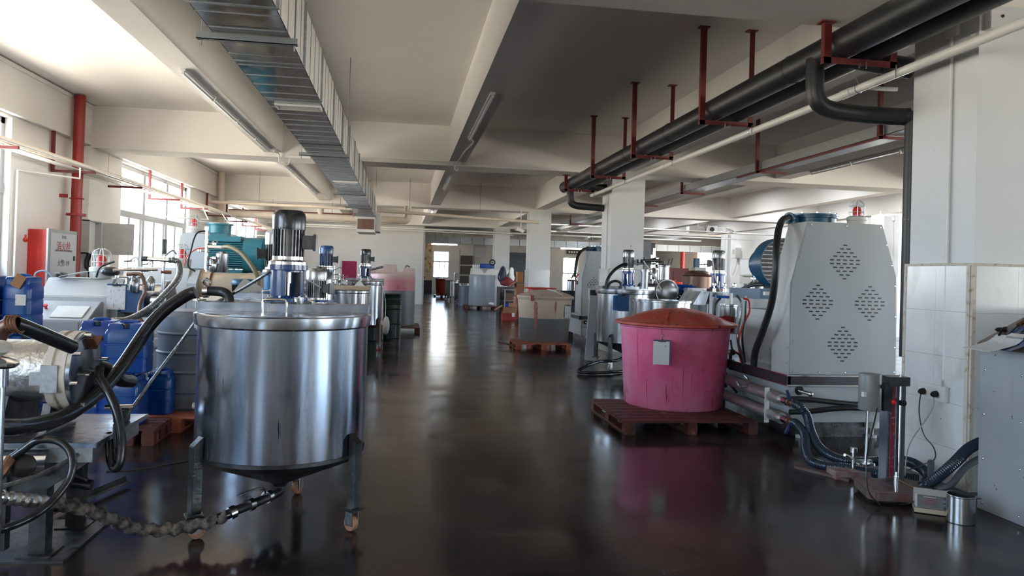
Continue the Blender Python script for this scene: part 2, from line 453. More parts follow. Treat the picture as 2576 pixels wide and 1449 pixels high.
# far wall with windows and shutter
b = B()
xs = [(-6, FAR_W[0][0]), (FAR_W[0][1], FAR_W[1][0]), (FAR_W[1][1], X1)]
for a, c in xs: b.box(a, c, Y1, Y1 + .25, 0, ZC)
for a, c, z0, z1 in FAR_W:
    if z0 > 0: b.box(a, c, Y1, Y1 + .25, 0, z0)
    b.box(a, c, Y1, Y1 + .25, z1, ZC)
wf = struct('wall_far', b, WALL)
struct('stained_wall_panel', B().box(-1, 2.2, Y1 - .02, Y1, 0, 4.2), CWALL, wf)
for i, (a, c, z0, z1) in enumerate(FAR_W):
    f = B()
    for q in ((a, a + .06, z0, z1), (c - .06, c, z0, z1), (a, c, z1 - .06, z1), (a, c, z0, z0 + .06), (a, c, z0 + (z1 - z0) * .58, z0 + (z1 - z0) * .58 + .08),
              (a + (c - a) * .36, a + (c - a) * .36 + .05, z0, z0 + (z1 - z0) * .6), (a + (c - a) * .68, a + (c - a) * .68 + .05, z0, z0 + (z1 - z0) * .6)):
        f.box(q[0], q[1], Y1 + .05, Y1 + .1, q[2], q[3])
    fr = struct('window_%d' % (i + 6), f, ALU)
    for k in range(3):
        struct('pane', B().box(a + (c - a) * k / 3, a + (c - a) * (k + 1) / 3, Y1 + .07, Y1 + .08, z0, z1), GLASS, fr)
sh = thing('door_1', 'blue-grey rolling shutter door in the far wall behind the columns', 'door', (8.5, 53.9, 0), kind='structure')
B().box(7.55, 9.5, 53.7, 53.95, 2.95, 3.15).build('shutter_box', SHUT, sh)
for k in range(18):
    B().box(7.6, 9.45, 53.86, 53.93 if k % 2 else 53.95, .9 + k * .115, 1.0 + k * .115).build('shutter_slat', SHUT, sh)
# partition with open passage on its right
struct('wall_partition', B().box(X0, 1.03, 35.0, 35.25, 0, ZG + .1), WALL)
struct('trim_1', B().box(.99, 1.07, 34.96, 35.29, 0, ZG), GREYL)
# behind the camera
b = B().box(X0 - .3, X1 + .3, Y0 - .25, Y0, 0, 1.0).box(X0 - .3, X1 + .3, Y0 - .25, Y0, 3.6, ZC)
BACKW = [(10.5, 14.0)]
ed = [X0 - .3] + [v for w_ in BACKW for v in w_] + [X1 + .3]
for i in range(0, len(ed), 2): b.box(ed[i], ed[i + 1], Y0 - .25, Y0, 1.0, 3.6)
struct('wall_back', b, WALL)
for i, (a, c) in enumerate(BACKW):
    portal(((a + c) / 2, Y0 - .1, 2.3), (PI / 2, 0, 0), c - a, 2.6)
    f = B()
    for k in range(5): f.box(a + (c - a) * k / 4 - .04, a + (c - a) * k / 4 + .04, Y0 - .15, Y0 - .08, 1, 3.6)
    f.box(a, c, Y0 - .15, Y0 - .08, 2.5, 2.6)
    fr = struct('window_%d' % (i + 8), f, ALU)
    struct('pane', B().box(a, c, Y0 - .12, Y0 - .11, 1, 3.6), GLASS, fr)
# right outer wall with windows
RW = [(-11, -3), (-1, 7), (11.0, 19.5), (21, 29.5), (43.4, 46.2)]
b = B().box(X1, X1 + .24, Y0, Y1, 0, .7).box(X1, X1 + .24, Y0, Y1, 3.6, ZC)
ed = [Y0] + [v for w_ in RW for v in w_] + [Y1]
for i in range(0, len(ed), 2): b.box(X1, X1 + .24, ed[i], ed[i + 1], .7, 3.6)
struct('wall_right', b, WALL)
for i, (a, c) in enumerate(RW):
    portal((X1 + .2, (a + c) / 2, 2.15), (0, PI / 2, 0), 2.9, c - a)
    f = B()
    for k in range(7): f.box(X1 + .08, X1 + .14, a + (c - a) * k / 6 - .04, a + (c - a) * k / 6 + .04, .7, 3.6)
    f.box(X1 + .08, X1 + .14, a, c, 2.5, 2.6)
    fr = struct('window_%d' % (i + 11), f, ALU)
    struct('pane', B().box(X1 + .1, X1 + .11, a, c, .7, 3.6), GLASS, fr)
# white room along column line B
b = B().box(14.62, 14.78, 21.4, 31.4, 0, ZB)
wi = struct('wall_inner', b, WALL)
struct('wall_board', B().box(14.585, 14.62, 24.4, 30.75, 0, 3.4), WALL, wi)
# columns
def column(x, y, tiled):
    c = B().box(x, x + .7, y, y + .7, 0, ZG).build('column', COLM, kind='structure')
    z1 = 1.69; t = .03
    if tiled:
        rows = [0, .28, .62, .97, 1.32, 1.67]
        for r in range(5):
            for k in range(2):
                w0, w1 = k * .35 + .0008, (k + 1) * .35 - .0008
                B().box(x - t, x, y + w0, y + w1, rows[r] + .0008, rows[r + 1] - .0008).build('tile', TILE, c)
                B().box(x + w0, x + w1, y - t, y, rows[r] + .0008, rows[r + 1] - .0008).build('tile', TILE, c)
        B().box(x - t, x, y - t, y, 0, 1.67).box(x - t - .005, x, y + .69, y + .72, 0, 1.67).box(x - t - .008, x - t + .002, y - .01, y + .025, 0, 1.67).build('edge_trim', TRIM, c)
        B().box(x - t - .003, x + .7, y - t - .003, y, 1.67, z1).box(x - t - .003, x, y, y + .72, 1.67, z1).build('top_trim', TRIM, c)
    else:
        B().box(x - t, x + .7, y - t, y, 0, z1).box(x - t, x, y, y + .7, 0, z1).build('tile_dado', TILE, c)
    B().cyl((x - .02, y + .25, 0.78), (x - .02, y + .25, ZG), .013, n=8).build('conduit', PVC, c)
    B().box(x - .035, x, y + .19, y + .31, 3.45, 3.58).build('junction_box', PVC, c)
    return c
for k, y in enumerate(GY[1:]):
    column(4.2, y, y in (4.92, 14.6))
for y in (24.0 - 3.2 - .9, 31.5): 
    column(14.5, y, False)

# ------------------------------------------------------------ overhead services
V = Vector
# air duct with stiffening seams, hangers, grilles
dx0, dx1, dz0, dz1 = -1.31, -.80, 3.08, 3.56
d = thing('air_duct', 'long shiny galvanized air duct hanging under the ceiling left of centre', 'duct', (dx0, 2.0, dz0))
B().box(dx0, dx1, 2.0, 21.8, dz0, dz0 + .004).build('underside', DUCT, d)
B().box(dx0, dx0 + .004, 2.0, 21.8, dz0, dz1).box(dx1 - .004, dx1, 2.0, 21.8, dz0, dz1).box(dx0, dx1, 2.0, 21.8, dz1 - .004, dz1).build('duct_side', DUCTS, d)
seam = B(); y = 2.1
while y < 21.7:
    seam.box(dx0 - .003, dx1 + .003, y, y + .008, dz0 - .005, dz0).box(dx1, dx1 + .005, y, y + .012, dz0, dz1); y += .30
s_ = seam.build('seam', GALV, d, kind='stuff')
y = 3.4
fl = B()
while y < 21: fl.box(dx0 - .02, dx1 + .02, y, y + .03, dz0 - .004, dz0 + .0).box(dx1, dx1 + .02, y, y + .02, dz0, dz1 + .01); y += 1.24
fl.build('flange_joint', GALV, d, kind='stuff')
B().box(dx0, dx1, 21.8, 23.2, 2.62, dz1).build('drop_box', DUCTS, d)
B().box(dx0 + .02, dx1 - .02, 21.78, 21.8, 2.7, 3.0).build('outlet_panel', BROWN, d)
B().box(dx1 + .0, dx1 + .14, 22.0, 23.2, 2.66, 3.2).build('side_box', DUCTS, d)
for y in (7.35, 13.46):
    g = B().box(-1.24, -.82, y, y + .16, dz0 - .02, dz0 - .012)
    g = B()
    for q in ((-1.25, -.82, y - .02, y), (-1.25, -.82, y + .16, y + .18), (-1.25, -1.23, y, y + .16), (-.84, -.82, y, y + .16)): g.box(q[0], q[1], q[2], q[3], dz0 - .02, dz0)
    gr = g.build('air_grille', PLW, d)
    B().box(-1.23, -.84, y, y + .16, dz0 - .004, dz0 - .001).build('grille_back', SCR, gr)
    for k in range(5): B().box(-1.22, -.85, y + .012 + k * .03, y + .020 + k * .03, dz0 - .016, dz0 - .008).build('louvre', PLW, gr)
hl = ['first angle-steel hanger of the air duct, nearest the camera', 'second angle-steel hanger of the air duct, below the girder light', 'third angle-steel hanger of the air duct',
      'fourth small hanger near the far end of the air duct', 'fifth and farthest hanger of the air duct']
for k, y in enumerate((5.24, 10.3, 15.35, 18.6, 21.3)):
    h = thing('duct_hanger', hl[k], 'hanger', (-1.05, y, dz0 - .05), group='duct hangers')
    B().box(dx0 - .1, dx1 + .05, y - .02, y + .02, dz0 - .05, dz0 - .045).box(dx0 - .1, dx1 + .05, y - .02, y - .015, dz0 - .05, dz0 - .005).build('angle_bar', ANGLE, h)
    for x in (dx0 - .07, dx1 + .03):
        B().cyl((x, y, dz0 - .09), (x, y, ZC if not (14.6 < y < 15.3) else ZG), .005, n=8).build('threaded_rod', ANGLE, h)

# tube lamps under the beams
def tube_lamp(x, y0, y1, lab, m=TUBE, z=ZB, ax='Y'):
    t = thing('tube_lamp', lab, 'lamp', (x, y0, z - .05), group='tube lamps under the beams')
    if ax == 'Y':
        n = max(1, round((y1 - y0) / 1.25))
        for k in range(n):
            a = y0 + (y1 - y0) * k / n; c = y0 + (y1 - y0) * (k + 1) / n - .03
            B().box(x - .03, x + .03, a, c, z - .03, z).build('housing', TUBE, t)
            B().cyl((x, a + .03, z - .05), (x, c - .03, z - .05), .015, n=10).build('glass_tube', m, t)
            B().box(x - .015, x + .015, a, a + .03, z - .065, z - .03).box(x - .015, x + .015, c - .03, c, z - .065, z - .03).build('socket', PLW, t)
    return t
tube_lamp(-2.48, 8.7, 14.2, 'long unlit tube lamp under the beam left of the air duct')
tube_lamp(-2.48, 16.0, 22.0, 'farther unlit tube lamp under the same left beam')
tube_lamp(1.03, 8.85, 11.9, 'unlit tube lamp under the centre beam, nearer one')
tube_lamp(1.03, 16.6, 19.2, 'unlit tube lamp under the centre beam, farther one')
tube_lamp(1.03, 26.0, 27.6, 'short lit tube lamp under the centre beam far back', LAMP)
# fill lamps added above the beams to brighten the right bays
for k, (x, y) in enumerate(((9.6, 17.5), (9.6, 21.5), (12.9, 19.0), (12.9, 22.5), (9.6, 27.0), (12.9, 27.0), (9.6, 31.0), (12.9, 31.5), (6.2, 27.0), (9.6, 10.0), (9.6, 37.0), (12.9, 38.0))):
    t = thing('added_fill_lamp', 'added fill lamp in the %s right bay, %s' % ('middle' if x < 11 else 'outer' if x > 12 else 'inner', ['nearest the second column line', 'next one back', 'nearest', 'second', 'level with the third column', 'level with the third column', 'beyond the third column', 'beyond the third column', 'beside the cable tray', 'nearest the camera', 'behind the fourth column', 'behind the fourth column'][k]), 'lamp', (x, y, ZC - .06), group='added fill lamps of the right bays')
    B().box(x - .06, x + .06, y - .65, y + .65, ZC - .05, ZC).build('housing', TUBE, t)
    la = bpy.data.lights.new('fill_light', 'AREA'); la.shape = 'RECTANGLE'; la.size = .1; la.size_y = 1.25; la.energy = 60; la.color = (.90, .95, 1)
    lo = bpy.data.objects.new('fill_light', la); COL.objects.link(lo); lo.parent = t; lo.location = (0, 0, -.002)
# conduits on the girder
c = thing('ceiling_conduit', 'thin white conduit with junction box under the near centre beam', 'conduit', (1.03, 12, ZB))
B().tube([(1.05, 11.9, ZB - .02), (1.12, 12.3, ZB - .02), (1.06, 13.2, ZB - .015), (1.03, 14.55, ZB - .015)], .012, n=8).build('conduit_pipe', PVC, c)
B().box(.96, 1.10, 14.52, 14.6, 3.64, 3.76).build('junction_box', PVC, c)
B().tube([(1.0, 14.58, 3.66), (.98, 14.56, 3.56), (1.03, 14.6, 3.53), (1.06, 14.75, 3.58)], .012, n=8).build('loop', PVC, c)
c = thing('girder_conduit', 'pair of thin white conduits along the girder across the hall', 'conduit', (-2.3, 14.58, 3.68))
B().box(-2.2, .95, 14.57, 14.6, 3.69, 3.705).box(1.1, 4.2, 14.57, 14.6, 3.67, 3.70).build('conduit_pipe', PVC, c)
B().cyl((-2.2, 14.55, 3.66), (-.7, 14.55, 3.655), .012, n=8).build('lower_conduit', PVC, c)
c = thing('corner_conduit', 'white conduit loop hanging at the end of the left tube lamp', 'conduit', (-2.4, 14.6, 3.62))
B().tube([(-2.42, 14.3, 3.68), (-2.36, 14.5, 3.66), (-2.34, 14.55, 3.50), (-2.2, 14.58, 3.48), (-2.16, 14.6, 3.60)], .014, n=8).build('conduit_pipe', PVC, c)

# black insulated pipes on red U brackets, right
by = [5.5, 8.0, 10.52, 12.88, 15.05]
bl = ['nearest red steel U bracket of the black pipes, by the right column', 'second red U bracket holding the black pipes', 'third red U bracket holding the black pipes',
      'fourth red U bracket holding the black pipes', 'farthest red U bracket, at the end of the black pipes']
for k, y in enumerate(by):
    zt_ = ZC if k in (1, 2, 3) else ZG
    t = thing('pipe_bracket', bl[k], 'bracket', (3.35, y, 3.28), group='red brackets of the black pipes')
    for s_, x in ((1, 3.34), (-1, 3.92)):
        B().box(x - .03, x + .03, y - .004, y + .004, 3.28, zt_).box(x - .03 if s_ > 0 else x + .022, x - .022 if s_ > 0 else x + .03, y, y + .05, 3.28, zt_).build('leg', REDP, t)
        B().box(x - .06, x + .06, y - .02, y + .07, zt_ - .012, zt_).cyl((x + .03, y + .02, zt_ - .03), (x + .03, y + .02, zt_ - .01), .008, n=6).build('ceiling_plate', REDP, t)
    B().box(3.31, 3.95, y - .004, y + .004, 3.28, 3.33).box(3.31, 3.95, y, y + .05, 3.325, 3.331).build('cross_bar', REDP, t)
    B().cyl((3.66, y - .03, 3.25), (3.66, y - .03, 3.31), .007, n=8).cyl((3.60, y - .03, 3.25), (3.60, y - .03, 3.31), .007, n=8).cyl((3.93, y - .02, 3.2), (3.93, y - .02, 3.3), .005, n=8).build('bolt', CHROME, t)
t = thing('insulated_pipe', 'thick black foam-wrapped pipe, the larger left one of the pair under the ceiling', 'pipe', (3.5, 2, 3.46))
B().cyl((3.50, 1.5, 3.46), (3.50, 15.9, 3.46), .125, n=28).build('foam_sleeve', BLACK, t)
B().cyl((3.50, 15.9, 3.46), (3.50, 16.1, 3.46), .11, .07, n=24).build('end_cap', BROWN, t)
for y in (6.3, 9.4, 11.2, 13.6): B().torus((3.5, y, 3.46), .124, .006, (0, 1, 0), 28, 6).build('sleeve_joint', BLACK, t)
t = thing('insulated_pipe', 'thinner black foam-wrapped pipe, the right one of the pair under the ceiling', 'pipe', (3.77, 2, 3.43))
B().cyl((3.765, 1.5, 3.43), (3.765, 15.6, 3.43), .095, n=24).build('foam_sleeve', BLACK, t)
t = thing('branch_pipe', 'black foam-wrapped branch dropping from the near pipe and turning to the right column', 'pipe', (3.5, 5.75, 3.0))
B().tube([(3.44, 5.85, 3.42), (3.44, 5.85, 3.25), (3.45, 5.85, 3.12), (3.50, 5.85, 3.03), (3.62, 5.85, 2.99), (3.9, 5.84, 2.97), (4.2, 5.80, 2.96), (4.28, 5.77, 2.96)], .075, n=20).build('foam_sleeve', BLACK, t)
B().tube([(3.7, 5.75, 3.42), (3.9, 5.75, 3.40), (4.1, 5.75, 3.38), (4.25, 5.75, 3.37)], .09, n=20).build('upper_branch', BLACK, t)
t = thing('branch_pipe', 'small black foam-wrapped branch turning to the second column at the far pipe end', 'pipe', (3.5, 15.3, 3.0))
B().tube([(3.47, 15.2, 3.4), (3.47, 15.2, 3.2), (3.50, 15.2, 3.06), (3.62, 15.2, 3.0), (4.0, 15.2, 2.98), (4.22, 15.2, 2.97)], .075, n=16).build('foam_sleeve', BLACK, t)
B().tube([(3.8, 15.0, 3.4), (4.0, 15.0, 3.38), (4.22, 15.0, 3.38)], .075, n=16).build('upper_branch', BLACK, t)
t = thing('riser_pipe', 'vertical black foam-wrapped pipe running down behind the right column', 'pipe', (4.305, 5.76, 0))
B().cyl((4.30, 5.76, .9), (4.30, 5.76, 3.0), .062, n=20).build('foam_sleeve', BLACK, t)
B().cyl((4.30, 5.76, 2.07), (4.30, 5.76, 2.075), .064, n=20).cyl((4.30, 5.76, 1.62), (4.30, 5.76, 1.625), .064, n=20).build('sleeve_joint', SCR, t)
B().ball((4.235, 5.70, 1.62), .018, 8).build('red_valve_knob', REDB, t)
B().cyl((4.30, 5.76, .0), (4.30, 5.76, .9), .03, n=12).build('pipe_stub', BLK, t)
# white condensate pipe
t = thing('white_pipe', 'long white plastic pipe hanging below the black pipes on the right', 'pipe', (3.98, 2, 3.24))
B().cyl((3.98, 1.5, 3.25), (3.98, 15.4, 3.25), .036, n=16).build('pipe_run', PVC, t)
for y in (6.05, 8.1, 10.6, 12.9): B().torus((3.98, y, 3.25), .038, .004, (0, 1, 0), 20, 6).cyl((3.98, y, 3.28), (3.95, y, 3.36), .004, n=6).build('pipe_clip', CHROME, t)
for y in (6.15, 10.9): B().cyl((3.98, y, 3.25), (3.98, y + .15, 3.25), .041, n=16).build('coupling', PVC, t)
B().tube([(3.98, 6.0, 3.25), (4.1, 5.95, 3.235), (4.25, 5.9, 3.225)], .018, n=10).build('branch', PVC, t)
B().tube([(3.98, 15.35, 3.25), (4.08, 15.33, 3.245), (4.19, 15.3, 3.24)], .018, n=10).build('branch', PVC, t)
# galvanized cable tray with red brackets, right bay
t = thing('cable_tray', 'galvanized cable tray running along the bay behind the right columns', 'cable tray', (6.1, 6, 3.45))
B().box(6.12, 6.13, 5.9, 20.5, 3.45, 3.60).box(6.12, 6.5, 5.9, 20.5, 3.45, 3.455).box(6.49, 6.5, 5.9, 20.5, 3.45, 3.6).build('tray_channel', GALV, t)
B().box(6.12, 6.16, 8.7, 13, 3.42, 3.448).build('red_rail', REDP, t)
tl = ['nearest red hanger of the galvanized cable tray beside the right column', 'second red hanger of the galvanized cable tray', 'third red hanger of the galvanized cable tray', 'fourth red hanger of the cable tray, beside the second column',
      'fifth red hanger of the cable tray, seen left of the second column', 'sixth red hanger of the cable tray, seen past the second column', 'seventh and farthest red hanger of the cable tray']
for k, y in enumerate((8.75, 12.1, 15.5, 18.65, 22.0, 26.5, 30.5)):
    h = thing('tray_hanger', tl[k], 'bracket', (6.1, y, 3.4), group='red hangers of the cable tray')
    zt_ = ZC
    if k == 2: y = 15.6
    B().box(6.06, 6.11, y - .004, y + .004, 3.4, zt_).box(6.06, 6.065, y, y + .05, 3.4, zt_).build('leg', REDP, h)
    B().box(6.06, 6.62, y - .004, y + .004, 3.4, 3.44).box(6.06, 6.62, y, y + .05, 3.436, 3.442).build('arm', REDP, h)
tray2 = thing('cable_tray', 'far stretch of the galvanized cable tray seen between the second and third columns', 'cable tray', (6.1, 21, 3.45))
B().box(6.12, 6.13, 20.7, 32, 3.45, 3.60).box(6.12, 6.5, 20.7, 32, 3.45, 3.455).build('tray_channel', GALV, tray2)
t = tube_lamp(7.9, 9.5, 13.5, 'unlit tube lamp under the beam behind the cable tray')
# left wall: pipes and wall brackets
lab = ['nearest red wall bracket by the fire riser', 'red wall bracket just past the fire riser', 'red wall bracket at the near edge of the second window', 'red wall bracket in front of the second window', 'red wall bracket at the far edge of the second window',
       'red wall bracket past the second window', 'red wall bracket beside the third window', 'red wall bracket beyond the third window', 'farthest red wall bracket on the left wall']
for k, y in enumerate((10.7, 13.2, 15.45, 17.95, 20.45, 23.0, 25.5, 28.0, 30.5)):
    h = thing('wall_bracket', lab[k], 'bracket', (X0 + .02, y, 3.0), group='red brackets on the left wall')
    B().box(X0 + .03, X0 + .08, y - .025, y + .025, 3.0, (4.02 if k != 2 else 3.68)).build('upright', REDP, h)
    B().box(X0 + .03, X0 + .72, y - .02, y + .02, 2.98, 3.02).build('arm', REDP, h)
t = thing('cable_trunking', 'long white cable trunking carried on the red wall brackets at left', 'cable tray', (X0 + .5, 6, 3.02))
B().box(X0 + .34, X0 + .50, 6, 34.8, 3.025, 3.04).box(X0 + .34, X0 + .35, 6, 34.8, 3.025, 3.08).build('trunking', PLW, t)
t = thing('wall_pipe', 'long cream pipe running along the left wall on the brackets', 'pipe', (X0 + .58, 6, 3.08))
B().cyl((X0 + .60, 6, 3.075), (X0 + .60, 34.6, 3.075), .045, n=14).build('pipe_run', CREAM, t)
B().cyl((X0 + .60, 13.6, 3.075), (X0 + .60, 14.6, 3.075), .052, n=14).build('coupling', CREAM, t)
B().cyl((X0 + .70, 6, 3.05), (X0 + .70, 34.6, 3.05), .022, n=10).build('small_pipe', PVC, t)
def dpipe(pts, r, lab, m=PVC):
    t = thing('drop_pipe', lab, 'pipe', pts[0]); B().tube(pts, r, n=10, res=1).build('pipe_run', m, t); return t
dpipe([(X0 + .6, 12.9, 3.04), (X0 + .6, 12.9, 2.86), (X0 + .05, 12.1, 2.86), (X0 + .05, 12.1, .1)], .016, 'thin white pipe dropping from the left wall pipe beside the first window')
dpipe([(X0 + .6, 20.4, 3.04), (X0 + .75, 20.4, 2.72), (X0 + .5, 19.2, 2.66), (X0 + .06, 18.5, 2.64)], .016, 'bent white pipe hanging below the trunking near the teal motor')
dpipe([(X0 + .6, 22.5, 3.04), (X0 + .8, 22.5, 2.75), (X0 + .1, 21.6, 2.74), (X0 + .05, 21.6, 1.4)], .016, 'second bent white pipe past the teal motor')
dpipe([(X0 + .7, 30.4, 3.04), (X0 + .9, 30.4, 2.75), (X0 + .06, 29.0, 2.72), (X0 + .06, 29.0, 1.2)], .018, 'bent white pipe below the trunking beyond the third window')
t = thing('cross_pipe', 'cream pipe crossing the hall below the far girder, upper one', 'pipe', (X0, 23.2, 3.4))
B().tube([(X0 + .0, 23.2, 3.42), (-3.6, 23.2, 3.41), (-2.0, 23.2, 3.40), (1.0, 23.2, 3.31), (4.3, 23.2, 3.20)], .05, n=12).build('pipe_run', CREAM, t)
for x in (-4.3, -1.9, .2, 2.4): B().cyl((x, 23.2, 3.35), (x, 23.2, ZC), .006, n=6).build('hanger_rod', ANGLE, t)
t = thing('cross_pipe', 'thick cream pipe crossing in front of the third window, lower one', 'pipe', (-5.2, 23.8, 3.1))
B().cyl((-5.3, 23.8, 3.14), (-.1, 23.8, 3.13), .12, n=18).tube([(-.1, 23.8, 3.13), (.08, 23.8, 3.14), (.15, 23.8, 3.24), (.15, 23.8, 3.6)], .12, n=18).build('pipe_run', CREAM, t)
B().box(-5.3, -.9, 23.74, 23.86, 3.25, 3.28).build('red_edge_strip', REDP, t)
for x in (-4.0, -2.2): B().cyl((x, 23.8, 3.1), (x, 23.8, 3.62), .006, n=6).build('hanger_rod', ANGLE, t)
B().cyl((-2.55, 23.8, 3.2), (-2.55, 23.8, 3.4), .1, n=14).build('tee', CREAM, t)
t = thing('cross_pipe', 'thin white pipe crossing the hall high in front of the partition wall', 'pipe', (X0, 33.4, 3.5))
B().tube([(X0, 33.3, 3.45), (0, 33.3, 3.44), (5, 33.3, 3.40), (14, 33.3, 3.36)], .04, n=10).tube([(X0, 33.2, 3.36), (0, 33.2, 3.35), (5, 33.2, 3.30)], .025, n=8).build('pipe_run', PVC, t)
t = thing('cross_pipe', 'thin white pipe crossing the far right bays behind the second column', 'pipe', (5, 27, 3.4))
B().tube([(5, 27, 3.42), (9, 27, 3.40), (14.5, 27, 3.35)], .03, n=10).tube([(5, 29, 3.3), (9, 29, 3.28), (14.5, 29, 3.25)], .03, n=10).build('pipe_run', PVC, t)
# cross duct far away
t = thing('cross_duct', 'square galvanized duct crossing the far end of the hall', 'duct', (1.3, 38, 3.1))
for x in (2, 6, 10, 14): B().cyl((x, 38.2, 3.3), (x, 38.2, ZC), .01, n=6).build('hanger_rod', ANGLE, t)
for k in range(26):
    x = 1.1 + k * .62
    B().box(x, x + .60, 38, 38.4, 3.02 + .002 * (k % 2), 3.36).build('duct_section', GALV, t)
for k, (x0, x1) in enumerate(((1.5, 2.9), (8.4, 9.9))):
    t = thing('strip_lamp', ['bright lit strip lamp at the far end above the cream wall', 'bright lit strip lamp at the far end right of the third column'][k], 'lamp', (x0, 38.8, 3.0), group='lit strip lamps far back')
    B().box(x0, x1, 38.75, 38.85, 3.02, 3.06).build('housing', TUBE, t)
    for x in (x0 + .2, x1 - .2): B().cyl((x, 38.8, 3.05), (x, 38.8, ZC), .01, n=6).build('hanger_rod', ANGLE, t); B().cyl((x0 + .03, 38.8, 2.99), (x1 - .03, 38.8, 2.99), .022, n=8).build('glass_tube', LAMP, t)

# ------------------------------------------------------------ left wall equipment
t = thing('fire_riser', 'tall red fire pipe standing at the left wall beside the hydrant cabinet', 'pipe', (X0 + .22, 13.75, 0))
B().cyl((X0 + .22, 13.75, 0), (X0 + .22, 13.75, 4.38), .088, n=22).build('pipe_run', RED, t)
B().cyl((X0 + .22, 13.75, 2.30), (X0 + .22, 13.75, 2.34), .155, n=22).build('flange', RED, t)
B().box(X0, X0 + .12, 13.6, 13.65, 2.6, 2.66).torus((X0 + .22, 13.75, 2.6), .108, .01, (0, 0, 1), 22, 6).build('pipe_clamp', RED, t)
hx = X0 + .30
t = thing('hydrant_cabinet', 'red and silver fire hydrant cabinet with a lettered white door on the left wall', 'cabinet', (X0, 12.6, 1.0))
B().box(X0, hx - .02, 12.58, 13.62, 1.0, 2.0).build('body', REDB, t, bevel=.008)
B().box(hx - .03, hx, 12.58, 13.62, 1.0, 2.02).build('door_frame', ALU, t)
dr = B().box(hx, hx + .012, 12.66, 13.56, 1.06, 1.96).build('door', mat('pale_cabinet_door', (.60, .62, .66), .3), t)
B().box(hx + .012, hx + .02, 13.47, 13.53, 1.52, 1.60).build('lock', BLK, dr)
def text(s, size, loc, m, parent, rot=(PI / 2, 0, PI / 2), name='lettering', sp=1):
    cu = bpy.data.curves.new(name, 'FONT'); cu.body = s; cu.size = size; cu.extrude = .001; cu.align_x = 'CENTER'; cu.align_y = 'CENTER'; cu.space_character = sp
    o = bpy.data.objects.new(name + '_curve', cu); COL.objects.link(o)
    dg = bpy.context.evaluated_depsgraph_get(); me = bpy.data.meshes.new_from_object(o.evaluated_get(dg))
    bpy.data.objects.remove(o); bpy.data.curves.remove(cu)
    Mx = Matrix.Translation(Vector(loc)) @ (Matrix.Rotation(rot[2], 4, 'Z') @ Matrix.Rotation(rot[0], 4, 'X'))
    me.transform(Mx); me.transform(Matrix.Translation(-OFF.get(parent.name, Vector())))
    me.materials.clear(); me.materials.append(m)
    q = bpy.data.objects.new(name, me); COL.objects.link(q); q.parent = parent; OFF[q.name] = OFF.get(parent.name, Vector()); return q
LETR = mat('red_lettering', (.45, .04, .06), .5); LETD = mat('dark_lettering', (.12, .10, .10), .5); LETW = mat('white_lettering', (.8, .8, .8), .5)
text('消火栓', .17, (hx + .014, 13.1, 1.74), LETR, t)
text('火警119', .12, (hx + .014, 13.1, 1.47), LETD, t)
text('消火栓', .055, (hx + .014, 13.1, 1.90), LETD, t)
b = B(); random.seed(3)
for z in (1.665, 1.27, 1.21):
    y = 12.8
    while y < 13.42:
        b.box(hx + .0125, hx + .014, y, y + .02, z, z + .03); y += .035
b.build('small_print', LETD, t)
tag(B().cyl((-5.42, 12.0, .0), (-5.42, 12.0, 1.26), .055, n=16).build('white_post', PLW, None, loc=(-5.42, 12.0, 0)), 'white round post standing in front of the red hydrant cabinet', 'post')
hose0 = B().tube([(-5.42, 12.0, 1.24), (-5.40, 12.0, 1.32), (-5.30, 12.0, 1.36), (-5.20, 12.0, 1.30), (-5.14, 12.0, 1.18), (-5.13, 12.0, .9)], .014, n=8).build('thin_hose', GRBAR, None, loc=(-5.42, 12.0, 1.24))
tag(hose0, 'thin dark hose arching from the white post beside the hydrant cabinet', 'hose')
t = thing('electrical_box', 'grey wall-mounted electrical box with its door hanging open beside the red pipe', 'electrical box', (X0, 14.95, 1.7))
b = B().box(-5.79, -5.77, 14.28, 14.85, 1.66, 2.27)
b.box(-5.79, -5.57, 14.28, 14.30, 1.66, 2.27).box(-5.79, -5.57, 14.83, 14.85, 1.66, 2.27).box(-5.79, -5.57, 14.28, 14.85, 1.66, 1.68).box(-5.79, -5.57, 14.28, 14.85, 2.25, 2.27)
b.build('body', GREYL, t)
dr = B().box(-5.56, -5.0, 14.84, 14.86, 1.66, 2.25).build('door', PLG, t)
B().box(-5.06, -5.03, 14.82, 14.84, 1.90, 1.97).build('door_handle', CHROME, dr)
B().box(-5.76, -5.66, 14.5, 14.65, 1.86, 2.0).build('breaker', PLW, t)
tag(B().tube([(-5.62, 14.45, 1.66), (-5.66, 14.45, 1.45), (-5.58, 14.45, 1.2), (-5.63, 14.45, .0)], .045, n=8).tube([(-5.56, 14.45, 1.66), (-5.52, 14.45, 1.4), (-5.60, 14.45, 1.2), (-5.55, 14.45, .0)], .035, n=8).build('cable_bundle', BLK, loc=(X0 + .25, 14.9, 1.2)), 'bundle of black cables hanging below the open electrical box', 'cable')
t = thing('wall_valve', 'small red valve on the thin pipe beside the first window', 'valve', (X0 + .08, 12.3, 1.9))
B().ball((X0 + .1, 12.3, 1.82), .04, 8).cyl((X0 + .1, 12.3, 1.82), (X0 + .1, 12.3, 1.9), .015, n=8).build('valve_knob', REDB, t)
t = thing('downpipe', 'cream vertical rainwater pipe in the corner behind the second window', 'pipe', (X0 + .25, 23.9, 0))
B().cyl((X0 + .25, 23.85, 0), (X0 + .25, 23.85, ZC), .10, n=16).build('pipe_run', CREAM, t)
B().cyl((X0 + .25, 23.85, 3.95), (X0 + .25, 23.85, 4.05), .12, n=16).build('coupling', CREAM, t)

